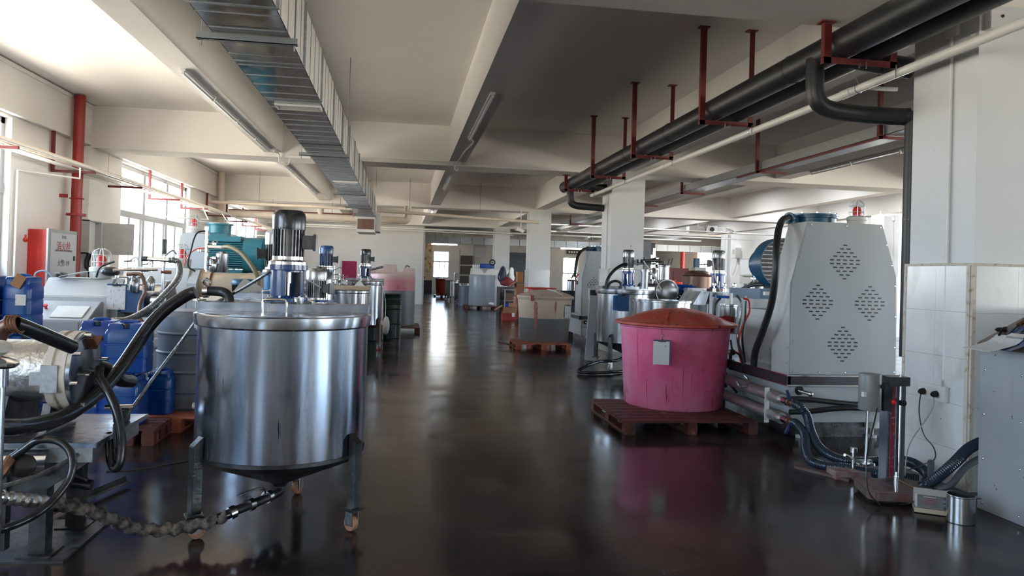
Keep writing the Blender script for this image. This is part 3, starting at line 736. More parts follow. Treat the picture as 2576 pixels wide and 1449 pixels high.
# ------------------------------------------------------------ cameras, boxes on far columns
def cctv(loc, d, lab, pole=False):
    t = thing('security_camera', lab, 'camera', loc, group='security cameras')
    L_ = V(loc); D = V(d).normalized()
    q = D.to_track_quat('Y', 'Z').to_matrix()
    B().obox(L_, (.09, .28, .09), q).build('camera_body', PLW, t, bevel=.01)
    B().obox(L_ + D * .02 + V((0, 0, .055)), (.11, .34, .012), q).build('sun_shield', PLW, t)
    B().cyl(L_ + D * .14, L_ + D * .146, .035, n=12).build('lens', BLK, t)
    B().tube([L_ - D * .05, L_ + V((0, .02, -.06)) - D * .1, L_ + V((0, .15, -.06)) - D * .2], .018, n=8).build('mount_arm', PLW, t)
    if pole: B().cyl(L_ + V((0, .02, .05)), (loc[0], loc[1] + .02, ZB), .015, n=8).build('drop_pole', PLW, t)
cctv((12.5, 27.0, 3.47), (.8, -.5, -.35), 'white security camera beside the hanging boxes right of the second column')
cctv((3.85, 24.0, 2.98), (.8, -.6, -.5), 'white security camera seen between the third and fourth columns', True)
cctv((8.5, 33.4, 3.3), (.3, -.9, -.2), 'small white security camera hanging far behind the second column')
cctv((13.9, 19.9, 3.2), (-.6, -.7, -.3), 'dark-visored security camera beside the column right of the beacon', True)
t = thing('speaker_box', 'white boxes with round black grille hanging below a far beam', 'speaker', (11.5, 27.2, 3.3))
B().box(10.9, 11.55, 27.1, 27.4, 3.33, 3.58).build('long_box', PLG, t); B().box(11.6, 12.0, 27.0, 27.35, 3.33, 3.62).build('cube_box', PLW, t)
B().cyl((11.78, 26.98, 3.48), (11.78, 27.0, 3.48), .09, n=14).build('round_grille', BLK, t)
B().box(11.3, 11.36, 27.2, 27.26, 3.55, 3.72).build('mount_arm', PLG, t)
B().box(11.5, 12.5, 27.1, 27.13, 3.55, 3.58).build('cross_arm', PLG, t)
t = thing('control_box', 'white control box with grey screen on the inner wall by the column', 'control box', (14.5, 31.0, 2.5))
B().box(14.35, 14.62, 30.35, 30.75, 2.52, 2.98).build('body', PLW, t, bevel=.01); B().box(14.345, 14.35, 30.43, 30.67, 2.7, 2.9).build('screen', PLG, t)
B().tube([(14.5, 30.5, 2.52), (14.48, 30.5, 2.3), (14.5, 30.7, 2.0), (14.5, 30.9, 1.8)], .012, n=6).build('cable', PLG, t)
t = thing('switch_box', 'grey electrical switch box on the inner white wall beside the blue bracket motor', 'electrical box', (14.5, 29.5, 1.8))
B().box(14.42, 14.58, 28.9, 30.1, 1.75, 2.5).build('body', PLG, t, bevel=.01); B().box(14.41, 14.42, 29.0, 30.0, 1.8, 2.45).build('door', PLW, t); B().box(14.4, 14.58, 29.0, 30.0, 1.42, 1.7).build('meter_row', PLG, t)
t = thing('sign', 'small black sign with white characters high on the far right wall', 'sign', (12.3, 53.9, 3.4))
B().box(12.15, 13.1, 53.88, 53.95, 3.2, 3.5).build('board', BLK, t)
b = B()
for k in range(4): b.box(12.3 + k * .19, 12.42 + k * .19, 53.87, 53.88, 3.28, 3.42)
b.build('characters', LETW, t)

# ------------------------------------------------------------ builders of machines
def fins(b, c, r0, r1, z0, z1, n=26, w=.004):
    cx, cy = c
    for k in range(n):
        a = 2 * PI * k / n
        M = Matrix.Rotation(a, 3, 'Z')
        b.obox(V((cx, cy, (z0 + z1) / 2)) + M @ V(((r0 + r1) / 2, 0, 0)), (r1 - r0, w, z1 - z0), M)
def motor(t, x, y, z, h, r, body=FINS, cap=BMET, box=0, bm=BMET):
    """vertical electric motor: flange, finned body, fan cover, terminal box; z is its foot"""
    B().lathe([(r * 1.15, 0), (r * 1.15, .018), (r * .95, .03), (r * .95, .05)], (x, y, z)).build('motor_flange', CHROME, t)
    mb = B().cyl((x, y, z + .04), (x, y, z + h * .65), r * .78, n=28).build('motor_body', body, t)
    b = B(); fins(b, (x, y), r * .76, r * .95, z + .05, z + h * .64); b.build('fins', body, mb, kind='stuff')
    B().lathe([(r * .99, 0), (r, .01), (r, h * .24), (r * .94, h * .30), (r * .80, h * .35), (.01, h * .355)], (x, y, z + h * .645)).build('fan_cover', cap, t)
    if box is not None:
        M = Matrix.Rotation(box, 3, 'Z'); c = V((x, y, z + h * .42))
        tb_ = B().obox(c + M @ V((r * 1.2, 0, 0)), (r * .7, r * .9, r * .85), M).build('terminal_box', bm, t, bevel=.006)
        B().obox(c + M @ V((r * 1.6, 0, 0)), (r * .18, r * 1.15, r * 1.1), M).build('box_lid', bm, tb_, bevel=.006)
def lantern(t, x, y, z, h, r, m=BLUE, a0=-.9):
    """cast bracket between lid and motor with two arched openings showing the shaft"""
    B().lathe([(r * 1.25, 0), (r * 1.25, .02), (r, .035), (r * .94, .035), (r * .94, 0)], (x, y, z), cap=False).build('lower_ring', m, t)
    b = B(); n = 10; ri, ro = r * .86, r
    for side in (0, PI):
        A = [a0 + side + .62 + (PI - 1.24) * k / n for k in range(n + 1)]
        rings_ = []
        for a in A:
            ca, sa = math.cos(a), math.sin(a)
            rings_.append([V((x + ri * ca, y + ri * sa, z + .02)), V((x + ro * ca, y + ro * sa, z + .02)), V((x + ro * ca, y + ro * sa, z + h - .02)), V((x + ri * ca, y + ri * sa, z + h - .02))])
        b.rings(rings_, smooth=False)
    b.build('bracket_wall', m, t)
    B().lathe([(r * .86, h * .80), (r, h * .80), (r, h - .035), (r * 1.2, h - .03), (r * 1.2, h), (r * .86, h)], (x, y, z), cap=False).build('upper_ring', m, t)
    B().cyl((x, y, z), (x, y, z + h * .55), r * .22, n=14).cyl((x, y, z + h * .5), (x, y, z + h), r * .32, n=14).build('drive_shaft', CHROME, t)
    b = B()
    for k in range(6):
        a = 2 * PI * k / 6 + .3
        b.cyl((x + r * 1.12 * math.cos(a), y + r * 1.12 * math.sin(a), z + .01), (x + r * 1.12 * math.cos(a), y + r * 1.12 * math.sin(a), z + .035), .008, n=6)
    b.build('bolts', CHROME, t, kind='stuff')
def caster(t, x, y, z, r=.045, m=YELL, a=0.0):
    M = Matrix.Rotation(a, 3, 'Z')
    B().obox((x, y, z), (.10, .09, .012), M).build('caster_plate', IRON, t)
    fk = B()
    for s in (-1, 1):
        fk.obox(V((x, y, z - (z - r) / 2)) + M @ V((s * .026, .01, 0)), (.005, .05, z - r + .02), M)
    fk.cyl(V((x, y, r)) + M @ V((-.034, .015, 0)), V((x, y, r)) + M @ V((.034, .015, 0)), .008, n=8)
    f = fk.build('caster_fork', GALV, t)
    p = V((x, y, r)); ax = M @ V((1, 0, 0)); o_ = M @ V((0, .015, 0))
    B().lathe([(r * .4, -.017), (r * .92, -.017), (r, -.008), (r, .008), (r * .92, .017), (r * .4, .017)], p + o_, ax, 24).build('wheel', m, f)
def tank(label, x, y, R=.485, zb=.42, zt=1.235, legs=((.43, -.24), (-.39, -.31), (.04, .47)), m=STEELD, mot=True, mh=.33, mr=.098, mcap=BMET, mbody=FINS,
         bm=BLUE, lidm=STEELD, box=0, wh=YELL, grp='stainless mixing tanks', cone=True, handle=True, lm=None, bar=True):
    t = thing('mixing_tank', label, 'tank', (x, y, 0), group=grp)
    B().lathe([(R, zb), (R, zt - .02), (R - .006, zt - .02), (R - .006, zb)], (x, y, 0), n=72, cap=False).build('tank_wall', m, t)
    B().lathe([(R + .003, zt - .075), (R + .02, zt - .065), (R + .024, zt - .03), (R + .024, zt - .006), (R + .012, zt), (R - .006, zt)], (x, y, 0), n=72, cap=False).build('rim_band', STEEL, t)
    B().lathe([(R + .004, zt), (R + .004, zt + .006), (.02, zt + .008)], (x, y, 0), n=72).build('lid', lidm, t)
    if cone: B().lathe([(R + .004, zb + .02), (R + .004, zb - .002), (R * .95, zb - .03), (.05, zb - .20), (.04, zb - .22)], (x, y, 0), n=48, cap=False).build('cone_bottom', m if m is not STEELD else IRON, t)
    if bar:
        sp_ = B().box(x - R - .01, x + R + .005, y - .06, y + .14, zt + .004, zt + .055).build('cross_channel', m, t, bevel=.004)
    if mot:
        z = zt + .055
        B().lathe([(mr * 1.5, 0), (mr * 1.5, .012)], (x, y + .04, z), n=6).build('mounting_plate', IRON, t)
        lantern(t, x, y + .04, z + .012, .22, mr, bm)
        motor(t, x, y + .04, z + .232, mh, mr, mbody, mcap, box)
    if handle:
        hy = y - R + .09
        B().tube([(x - .062, hy, zt), (x - .062, hy, zt + .075), (x - .045, hy, zt + .092), (x + .045, hy, zt + .092), (x + .062, hy, zt + .075), (x + .062, hy, zt)], .007, n=8, res=3).build('handle', CHROME, t)
    for k, (lx, ly) in enumerate(legs):
        a = math.atan2(ly, lx); Rm = Matrix.Rotation(a, 3, 'Z'); rr = R + .03
        px, py = x + rr * math.cos(a), y + rr * math.sin(a)
        b = B(); n0 = 0
        b.obox((px, py, (.14 + zb + .14) / 2), (.055, .06, zb), Rm)
        b.bm.verts.ensure_lookup_table()
        for v in b.bm.verts:
            if v.co.z > zb and (v.co.x - x) ** 2 + (v.co.y - y) ** 2 > rr ** 2: v.co.z -= .05
        lg = b.build('leg', lm or IRON, t, bevel=.003)
        caster(t, px, py, .13, .045, wh, a + 1.3)
    return t
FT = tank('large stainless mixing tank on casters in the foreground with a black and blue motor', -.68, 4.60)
b = B().tube([(-.68, 4.60, .215), (-.676, 4.595, .17), (-.70, 4.53, .165), (-.744, 4.42, .168), (-.80, 4.33, .166), (-.88, 4.235, .157)], .026, n=14).cyl((-.68, 4.6, .19), (-.68, 4.6, .215), .036, n=16)
b.build('outlet_elbow', IRON, FT)
B().tube([(-.735, 4.44, .20), (-.745, 4.42, .235), (-.80, 4.38, .235), (-.87, 4.33, .215)], .006, n=6, res=2).build('valve_lever', IRON, FT)
for p0, p1 in (((-.72, 4.49, .168), (-.735, 4.46, .168)), ((-.79, 4.35, .166), (-.81, 4.32, .166)), ((-.86, 4.24, .162), (-.885, 4.22, .155))):
    B().cyl(p0, p1, .036, n=16).build('clamp_ring', CHROME, FT)
B().box(-1.175, -1.10, 4.50, 4.60, 1.13, 1.228).build('rim_clip', STEEL, FT, bevel=.01)
B().lathe([(.03, 0), (.034, .03), (.034, .04)], (-.60, 4.55, 1.29)).build('port_cap', CHROME, FT)
B().cyl((-.46, 4.68, 1.30), (-.46, 4.68, 1.312), .06, n=20).build('port_flange', BLUE, FT)

def hose(name, lab, pts, r, m=RUB, cat='hose', rib=0, pitch=None, n=12, grp=None):
    t = B().tube(pts, r, n=n, rib=rib, pitch=pitch).build(name, m, loc=pts[0])
    return tag(t, lab, cat, grp)
t = thing('suction_hose', 'thick shiny black hose arching from the front tank lid down to the left edge', 'hose', (-1.1, 4.85, 1.25))
B().tube([(-1.262, 4.845, 1.335), (-1.310, 4.840, 1.317), (-1.412, 4.800, 1.235), (-1.486, 4.750, 1.140), (-1.538, 4.680, 1.026), (-1.587, 4.550, 0.889), (-1.635, 4.350, 0.773), (-1.681, 4.100, 0.712), (-1.710, 3.850, 0.716), (-1.736, 3.650, 0.744), (-1.791, 3.500, 0.784), (-1.85, 3.3, .8)], .038, n=18, rib=.0008, pitch=.008).build('hose', RUB, t)
B().tube([(-1.045, 4.80, 1.245), (-1.050, 4.81, 1.286), (-1.066, 4.83, 1.322), (-1.11, 4.85, 1.342), (-1.17, 4.85, 1.345), (-1.21, 4.85, 1.344)], .030, n=16).build('pipe_elbow', IRON, t)
B().cyl((-1.185, 4.85, 1.345), (-1.215, 4.85, 1.344), .042, n=18).build('coupling_ring', CHROME, t)
B().tube([(-1.20, 4.83, 1.385), (-1.21, 4.82, 1.41), (-1.19, 4.82, 1.42), (-1.165, 4.82, 1.395)], .009, n=8, res=3).build('cam_lever', CHROME, t)
B().tube([(-1.235, 4.83, 1.30), (-1.23, 4.82, 1.285), (-1.19, 4.82, 1.285)], .010, n=8, res=3).build('lower_lever', CHROME, t)
hose('flexible_conduit', 'thin ribbed metal conduit running from the front tank motor down to the lower left',
     [(-0.75, 4.62, 1.50), (-0.829, 4.650, 1.448), (-0.972, 4.800, 1.369), (-1.122, 4.950, 1.293), (-1.230, 5.000, 1.230), (-1.288, 5.000, 1.152), (-1.386, 4.900, 0.969), (-1.459, 4.700, 0.799), (-1.499, 4.500, 0.669), (-1.530, 4.300, 0.588), (-1.569, 4.000, 0.542), (-1.623, 3.750, 0.510), (-1.665, 3.500, 0.523), (-1.680, 3.300, 0.559)],
     .0095, BRAID, 'conduit', .0016, .008, 8)
t = thing('wrapped_hose', 'rag-wrapped grimy hose lying on the floor in front of the foreground tank', 'hose', (-1.2, 4.1, .05))
P_ = spline([(-0.90, 4.205, 0.15), (-1.024, 4.150, 0.120), (-1.175, 4.120, 0.110), (-1.291, 4.050, 0.140), (-1.372, 3.950, 0.215), (-1.447, 3.850, 0.299), (-1.532, 3.750, 0.364), (-1.60, 3.70, .39)], 10)
P_ = resample(P_, .011); random.seed(11)
b = B(); rs = []; prev = None
for i, p in enumerate(P_):
    tt = (P_[min(i + 1, len(P_) - 1)] - P_[max(0, i - 1)]).normalized()
    u = tt.orthogonal().normalized() if prev is None else (prev - tt * prev.dot(tt)).normalized(); prev = u; v = tt.cross(u)
    rs.append([p + (u * math.cos(2 * PI * k / 18) + v * math.sin(2 * PI * k / 18)) * (.030 + .008 * math.sin(i * .9 + 2 * PI * k / 18) + random.uniform(-.002, .003)) for k in range(18)])
b.rings(rs); b.build('rag_wrapping', RAG, t)
B().tube([(-0.86, 4.245, 0.158), (-.92, 4.2, .145), (-1.0, 4.16, .122)], .026, n=14).build('bare_hose_end', RUB, t)
B().tube([(-1.59, 3.71, .387), (-1.64, 3.66, .41), (-1.72, 3.58, .45)], .027, n=14, rib=.006, pitch=.035).build('foil_wrapping', FOIL, t)
B().cyl((-1.70, 3.60, .44), (-1.80, 3.5, .49), .028, n=16).build('metal_sleeve', CHROME, t)
hose('hose_loop', 'thin black hose making a loop in front of the near milling machine',
     [(-1.80, 3.80, .56), (-1.735, 3.800, 0.610), (-1.676, 3.800, 0.651), (-1.598, 3.800, 0.651), (-1.532, 3.780, 0.614), (-1.499, 3.750, 0.555), (-1.503, 3.720, 0.480), (-1.542, 3.650, 0.406), (-1.579, 3.550, 0.371), (-1.643, 3.450, 0.354), (-1.674, 3.300, 0.382)], .018)
hose('hanging_hose', 'black hose hanging in a narrow U beside the near milling machine',
     [(-1.60, 4.30, .93), (-1.581, 4.250, 0.885), (-1.517, 4.200, 0.819), (-1.450, 4.150, 0.713), (-1.415, 4.120, 0.574), (-1.411, 4.100, 0.476), (-1.433, 4.100, 0.439), (-1.461, 4.120, 0.471), (-1.480, 4.150, 0.567), (-1.50, 4.17, .60)], .024)
hose('hose_stub', 'short black hose end sticking out behind the near machine flange', [(-1.72, 4.35, .95), (-1.669, 4.600, 0.881), (-1.672, 4.800, 0.795), (-1.672, 5.000, 0.755)], .04)

# near milling machine, left foreground
G = thing('milling_machine', 'near horizontal milling machine with bolted steel barrel at the left edge', 'machine', (-1.9, 4.3, 0), group='horizontal milling machines')
cx_, cy_, cz_ = -1.66, 4.30, .915
B().lathe([(.165, -.62), (.165, -.10)], (cx_, cy_, cz_), (1, 0, 0), 48).build('barrel', FOIL, G)
B().lathe([(.215, -.13), (.215, -.095), (.205, -.09), (.205, -.075), (.215, -.07), (.215, -.03)], (cx_, cy_, cz_), (1, 0, 0), 56).build('barrel_flange', TRIM, G)
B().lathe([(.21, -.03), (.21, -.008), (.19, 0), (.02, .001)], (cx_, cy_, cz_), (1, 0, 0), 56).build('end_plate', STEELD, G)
for k in range(8):
    a = 2 * PI * k / 8 + .2
    yy, zz = cy_ + .198 * math.cos(a), cz_ + .198 * math.sin(a)
    B().cyl((cx_ - .03, yy, zz), (cx_ + .03, yy, zz), .011, n=10).build('bolt', CHROME, G)
B().tube([(cx_, cy_ - .09, cz_ - .01), (cx_ + .035, cy_ - .085, cz_ - .01), (cx_ + .035, cy_ + .03, cz_ - .005), (cx_, cy_ + .04, cz_ - .005)], .007, n=8, res=3).build('plate_handle', CHROME, G)
B().obox((cx_ + .012, cy_ + .05, cz_ + .15), (.05, .10, .012), Matrix.Rotation(.6, 3, 'X')).obox((cx_ + .012, cy_ - .0, cz_ + .15), (.05, .08, .012), Matrix.Rotation(-.8, 3, 'X')).build('lifting_lug', COPPER, G)
B().box(-1.86, -1.70, 4.10, 4.16, .865, .93).box(-1.80, -1.72, 4.08, 4.10, .83, .97).build('clamp_block', GALV, G)
B().prism([(4.08, .62), (4.16, .80), (4.44, .80), (4.52, .62)], 'X', -2.1, -1.98).prism([(4.12, .62), (4.17, .76), (4.43, .76), (4.48, .62)], 'X', -1.82, -1.78).build('saddle', IRON, G)
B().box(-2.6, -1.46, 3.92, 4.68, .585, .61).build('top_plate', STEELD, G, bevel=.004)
B().box(-2.6, -1.50, 3.98, 4.64, .50, .585).build('side_channel', GALV, G)
B().prism([(-2.6, .50), (-1.52, .50), (-1.72, .36), (-2.6, .30)], 'Y', 4.02, 4.60).build('drip_tray', IRON, G)
B().lathe([(.07, 0), (.07, .45)], (-2.15, 4.0, .50), (1, 0, 0), 24).build('drum_guard', STEEL, G)
for k, (x_, y_) in enumerate(((-1.78, 4.10), (-1.78, 4.52), (-2.45, 4.10), (-2.45, 4.52))):
    B().box(x_ - .04, x_ + .04, y_ - .04, y_ + .04, .02, .42).box(x_ - .08, x_ + .08, y_ - .08, y_ + .08, 0, .02).build('leg', IRON, G)
for k in range(4): B().box(-2.30 + k * .11, -2.27 + k * .11, 3.98, 4.0, .08, .45).build('guard_slat', IRON, G)
B().box(-2.34, -1.9, 4.0, 4.05, .06, .44).build('guard_panel', IRON, G)
B().box(-2.5, -1.62, 3.98, 4.62, .0, .012).build('foot_plate', IRON, G)
B().cyl((-1.72, 4.25, .33), (-1.60, 4.25, .31), .028, n=12).build('drain_pipe', IRON, G)
B().obox((-1.66, 4.24, .36), (.09, .012, .015), Matrix.Rotation(.4, 3, 'Y')).build('drain_lever', IRON, G)
B().box(-1.56, -1.50, 4.40, 4.50, .61, .68).build('bearing_block', IRON, G, bevel=.005)
B().cyl((-1.62, 4.45, .69), (-1.48, 4.47, .69), .014, n=10).build('spindle', CHROME, G)
b = B(); b.tube([(-1.84, 3.72, .45), (-1.80, 3.75, .52), (-1.79, 3.80, .57)], .022, n=10); b.build('coupling', COPPER, G)
B().lathe([(.045, 0), (.055, .02), (.055, .05), (.03, .06)], (-1.76, 3.86, .52), (.3, -1, .2), 16).build('pump_cap', BLK, G)
t = thing('angle_iron', 'loose piece of dark angle iron lying on the floor by the near machine', 'steel bar', (-1.9, 4.9, 0))
B().beam((-2.0, 4.6, .03), (-1.78, 5.35, .03), .04, .006).beam((-2.02, 4.6, .045), (-1.80, 5.35, .045), .006, .04).build('bar', IRON, t)
t = thing('pipe_stand', 'tall stainless pipe with a glass cup on top, at the far left edge', 'pipe', (-1.455, 3.0, 0))
B().cyl((-1.462, 3.0, 0), (-1.462, 3.0, 1.06), .021, n=20).build('post', STEEL, t)
B().cyl((-1.48, 3.0, 1.03), (-1.48, 3.0, 1.12), .045, n=24).build('collar', STEEL, t)
B().lathe([(.075, 0), (.085, .01), (.085, .02), (.05, .03)], (-1.49, 3.0, 1.11), (.15, 0, 1), 28).build('flange', CHROME, t)
B().lathe([(.03, 0), (.055, .02), (.058, .045), (.04, .055)], (-1.49, 3.0, 1.145), (.12, 0, 1), 28).build('cup', PLG, t)
t = thing('steel_elbow_hose', 'stained steel elbow and hose rising at the left edge behind the pipe stand', 'hose', (-1.75, 3.7, 1.0))
B().tube([(-1.74, 3.5, 1.05), (-1.725, 3.5, 1.14), (-1.70, 3.5, 1.20), (-1.665, 3.5, 1.225)], .034, n=16).build('elbow', BROWN, t)
B().tube([(-1.66, 3.51, 1.225), (-1.645, 3.55, 1.21), (-1.60, 3.7, 1.15), (-1.56, 3.85, 1.09)], .034, n=16).build('hose', RUB, t)
for k in range(4): B().torus(V((-1.675 + k * .012, 3.505, 1.222)), .037, .006, (1, 0, .3), 20, 6).build('wire_wrap', COPPER, t)

# ------------------------------------------------------------ jerrycans, barrel, pallets
def jerrycan(lab, x, y, z, w=.26, d_=.30, h=.43, m=BLUEP, rz=0, extra=None):
    t = thing('jerrycan', lab, 'canister', (x, y, z), group='blue plastic jerrycans')
    hh = h * .80
    def rr(sx, sy, zz, rad):
        out = []
        for cx, cy, a0 in ((sx - rad, sy - rad, 0), (-sx + rad, sy - rad, PI / 2), (-sx + rad, -sy + rad, PI), (sx - rad, -sy + rad, 1.5 * PI)):
            for k in range(5): out.append(V((cx + rad * math.cos(a0 + PI / 2 * k / 4), cy + rad * math.sin(a0 + PI / 2 * k / 4), zz)))
        return out
    W_, D_ = w / 2, d_ / 2; R0 = .05
    prof = [(.94, 0), (1, .02), (1, .28), (.97, .29), (.97, .31), (1, .32), (1, .55), (.97, .56), (.97, .58), (1, .59), (1, .74), (.97, .80), (.88, .86), (.70, .885)]
    ob = B().rings([rr(W_ * p, D_ * p, h * q, R0) for p, q in prof]).build('body', m, None); ob.parent = t
    hb = B()
    for sx in (-1, 1): hb.rings([rr(W_ * .30, D_ * .85, h * q, .02) for q in (.84, .93)][:0] or [[v + V((sx * W_ * .48, 0, 0)) for v in rr(W_ * .36 * p, D_ * .9 * p, h * q, .02)] for p, q in ((1, .84), (1, .92), (.9, .96), (.6, .975))])
    parts = (('shoulder', hb, m), ('handle', B().tube([(-W_ * .5, 0, h * .93), (-W_ * .3, 0, h * .985), (W_ * .3, 0, h * .985), (W_ * .5, 0, h * .93)], .016, n=10, res=4), m),
             ('cap', B().lathe([(.035, 0), (.035, .03), (.03, .035)], (0, -D_ * .62, h * .88), n=16), BLK))
    for nm, bb, mm in parts:
        q = bb.build(nm, mm, None); q.parent = t
    t.rotation_euler = (0, 0, rz)
    return t
jerrycan('upper blue jerrycan at the left edge, topmost of its stack', -3.40, 6.75, .90, w=.24, rz=.05, h=.48)
jerrycan('blue jerrycan with a cardboard tag and taped label, topmost of the left stack', -3.15, 6.8, .90, w=.22, rz=.02, h=.48)
jerrycan('blue jerrycan in the middle layer of the left stack', -3.40, 6.8, .45, h=.45)
jerrycan('blue jerrycan with white label in the middle layer, under the tagged one', -3.12, 6.9, .45, h=.45)
jerrycan('blue jerrycan on the floor at the bottom of the left stack', -3.40, 6.8, 0, h=.45)
jerrycan('right blue jerrycan on the floor at the bottom of the left stack', -3.12, 6.9, 0, h=.45)
jerrycan('dark blue jerrycan in front of the control desk, on top of two others', -2.28, 6.75, .58, w=.34, rz=.1)
jerrycan('blue jerrycan behind the dark blue one, its lighter shoulder showing', -2.60, 7.0, .58, w=.3, rz=.1)
jerrycan('blue jerrycan in the lower layer, in front beside the pallet', -2.30, 6.72, .14, w=.32)
jerrycan('blue jerrycan in the lower layer at right, next to the grey barrel', -2.15, 7.25, .14, w=.22, h=.40)
jerrycan('blue jerrycan hidden low behind the near machine flange', -2.64, 6.95, .14, w=.28)
tag(B().obox((-3.12, 6.64, 1.33), (.08, .005, .11), Matrix.Rotation(.5, 3, 'Y')).build('cardboard_tag', CARD, loc=(-3.12, 6.64, 1.33)), 'brown cardboard tag hanging on the jerrycan stack', 'tag')
tag(B().box(-3.14, -3.06, 6.640, 6.646, 1.13, 1.22).build('paper_label', PAPER, loc=(-3.05, 6.69, 1.2)), 'white paper label taped to the tagged jerrycan', 'label')
def pallet(lab, x0, x1, y0, y1, m, h=.14, nb=7, rz=0):
    t = thing('pallet', lab, 'pallet', ((x0 + x1) / 2, (y0 + y1) / 2, 0), group='wooden pallets'); cx, cy = (x0 + x1) / 2, (y0 + y1) / 2
    W_, D = x1 - x0, y1 - y0; off = OFF[t.name]
    def P(name, b): 
        q = b.build(name, m, None); q.parent = t; return q
    bw = D / nb
    for k in range(nb): P('top_board', B().box(-W_ / 2, W_ / 2, -D / 2 + k * bw + .012, -D / 2 + (k + 1) * bw - .012, h - .02, h))
    for xx in (-W_ / 2 + .05, 0, W_ / 2 - .05):
        P('bottom_board', B().box(xx - .045, xx + .045, -D / 2, D / 2, 0, .018)); P('stringer', B().box(xx - .045, xx + .045, -D / 2, D / 2, h - .04, h - .02))
        for yy in (-D / 2 + .06, 0, D / 2 - .06): P('block', B().box(xx - .05, xx + .05, yy - .06, yy + .06, .018, h - .04))
    t.rotation_euler = (0, 0, rz); return t
pallet('orange-red wooden pallet under the grey ribbed barrel', -2.36, -1.55, 7.0, 7.95, WOODO, nb=6)
pallet('dark wooden pallet under the blue jerrycans', -2.78, -2.42, 6.55, 7.2, WOOD, nb=4)
pallet('dark wooden pallet end under the front jerrycans beside the orange pallet', -2.40, -1.98, 6.5, 6.98, WOOD, nb=4)
t = thing('barrel', 'grey ribbed plastic barrel standing on the orange pallet behind the foreground tank', 'barrel', (-2.0, 7.55, .14))
pr_ = [(.27, 0), (.30, .03)]
for z in (.18, .36, .54, .72): pr_ += [(.305, z - .015), (.318, z - .005), (.318, z + .005), (.305, z + .015)]
pr_ += [(.30, .88), (.26, .93), (.05, .94)]
B().lathe(pr_, (-1.98, 7.55, .14), n=48).build('body', GRBAR, t)
B().cyl((-1.85, 7.25, .22), (-1.75, 7.10, .22), .022, n=12).cyl((-1.84, 7.12, .22), (-1.68, 7.10, .22), .03, n=12).build('outlet_valve', PLW, t)
B().cyl((-1.72, 7.10, .25), (-1.72, 7.10, .28), .02, n=8).build('valve_tap', REDB, t)

# ------------------------------------------------------------ mid-left machines
def beacon(t, x, y, z, s=1.0, bm_=PLG):
    bs = B().lathe([(.075 * s, 0), (.08 * s, .02 * s), (.08 * s, .05 * s), (.085 * s, .055 * s), (.085 * s, .085 * s), (.06 * s, .095 * s)], (x, y, z), n=24).build('beacon', bm_, t)
    B().lathe([(.034 * s, .09 * s), (.036 * s, .15 * s), (.026 * s, .175 * s), (.005, .185 * s)], (x, y, z), n=18).build('red_lens', LENS, bs)
    for k in range(6):
        a = PI * k / 3
        B().tube([(x + .068 * s * math.cos(a), y + .068 * s * math.sin(a), z + .09 * s), (x + .066 * s * math.cos(a), y + .066 * s * math.sin(a), z + .20 * s), (x + .02 * s * math.cos(a), y + .02 * s * math.sin(a), z + .235 * s)], .0035 * s, n=5, res=4).build('cage_wire', CAGE, bs)
    B().lathe([(.058 * s, .09 * s), (.058 * s, .18 * s), (.04 * s, .215 * s), (.005, .228 * s)], (x, y, z), n=18, cap=False).build('clear_dome', GLASS, bs)
    for zz in (.13, .185): B().torus((x, y, z + zz * s), .068 * s, .003 * s, n=20, m=5).build('cage_ring', CAGE, bs)
    return bs
def paper_board(lab, c, w, h, rx=0, rz=0, back=BOARD, grp='clipboards'):
    t = thing('clipboard', lab, 'clipboard', c, group=grp)
    M = Matrix.Rotation(rz, 3, 'Z') @ Matrix.Rotation(rx, 3, 'X'); c = V(c)
    B().obox(c, (w * 1.02, .006, h), M).build('board', back, t)
    B().obox(c + M @ V((-w * .04, -.008, -h * .03)), (w * .95, .003, h * .94), M).build('paper', PAPER, t)
    B().obox(c + M @ V((0, -.014, h * .44)), (w * .45, .012, h * .05), M).cyl(c + M @ V((0, -.018, h * .47)), c + M @ V((0, -.018, h * .55)), .008, n=8).build('clip', BLK, t)
    return t
def valves(t, x, y, z, s=1.0, seed=1):
    """cluster of small stainless fittings: upright, crosses, gauge heads"""
    random.seed(seed)
    B().cyl((x, y, z), (x, y, z + .42 * s), .012 * s, n=10).build('valve_riser', CHROME, t)
    for k in range(4):
        zz = z + (.08 + k * .09) * s; dx = random.choice((-1, 1)) * .09 * s
        B().cyl((x - dx * .3, y, zz), (x + dx, y - .02, zz + .01), .012 * s, n=8).build('fitting', CHROME, t)
        B().lathe([(.01, 0), (.026 * s, .005), (.026 * s, .03 * s), (.01, .035 * s)], (x + dx, y - .02, zz - .01), (0, 0, 1), 12).build('valve_body', CHROME, t)
    B().tube([(x + .04 * s, y - .02, z + .36 * s), (x + .10 * s, y - .02, z + .40 * s), (x + .13 * s, y - .02, z + .37 * s)], .006 * s, n=6, res=3).build('valve_handle', CHROME, t)
    B().lathe([(.05 * s, 0), (.055 * s, .01), (.055 * s, .15 * s), (.035 * s, .18 * s), (.02 * s, .2 * s)], (x + .07 * s, y + .06, z), n=20).build('filter_pot', STEEL, t)

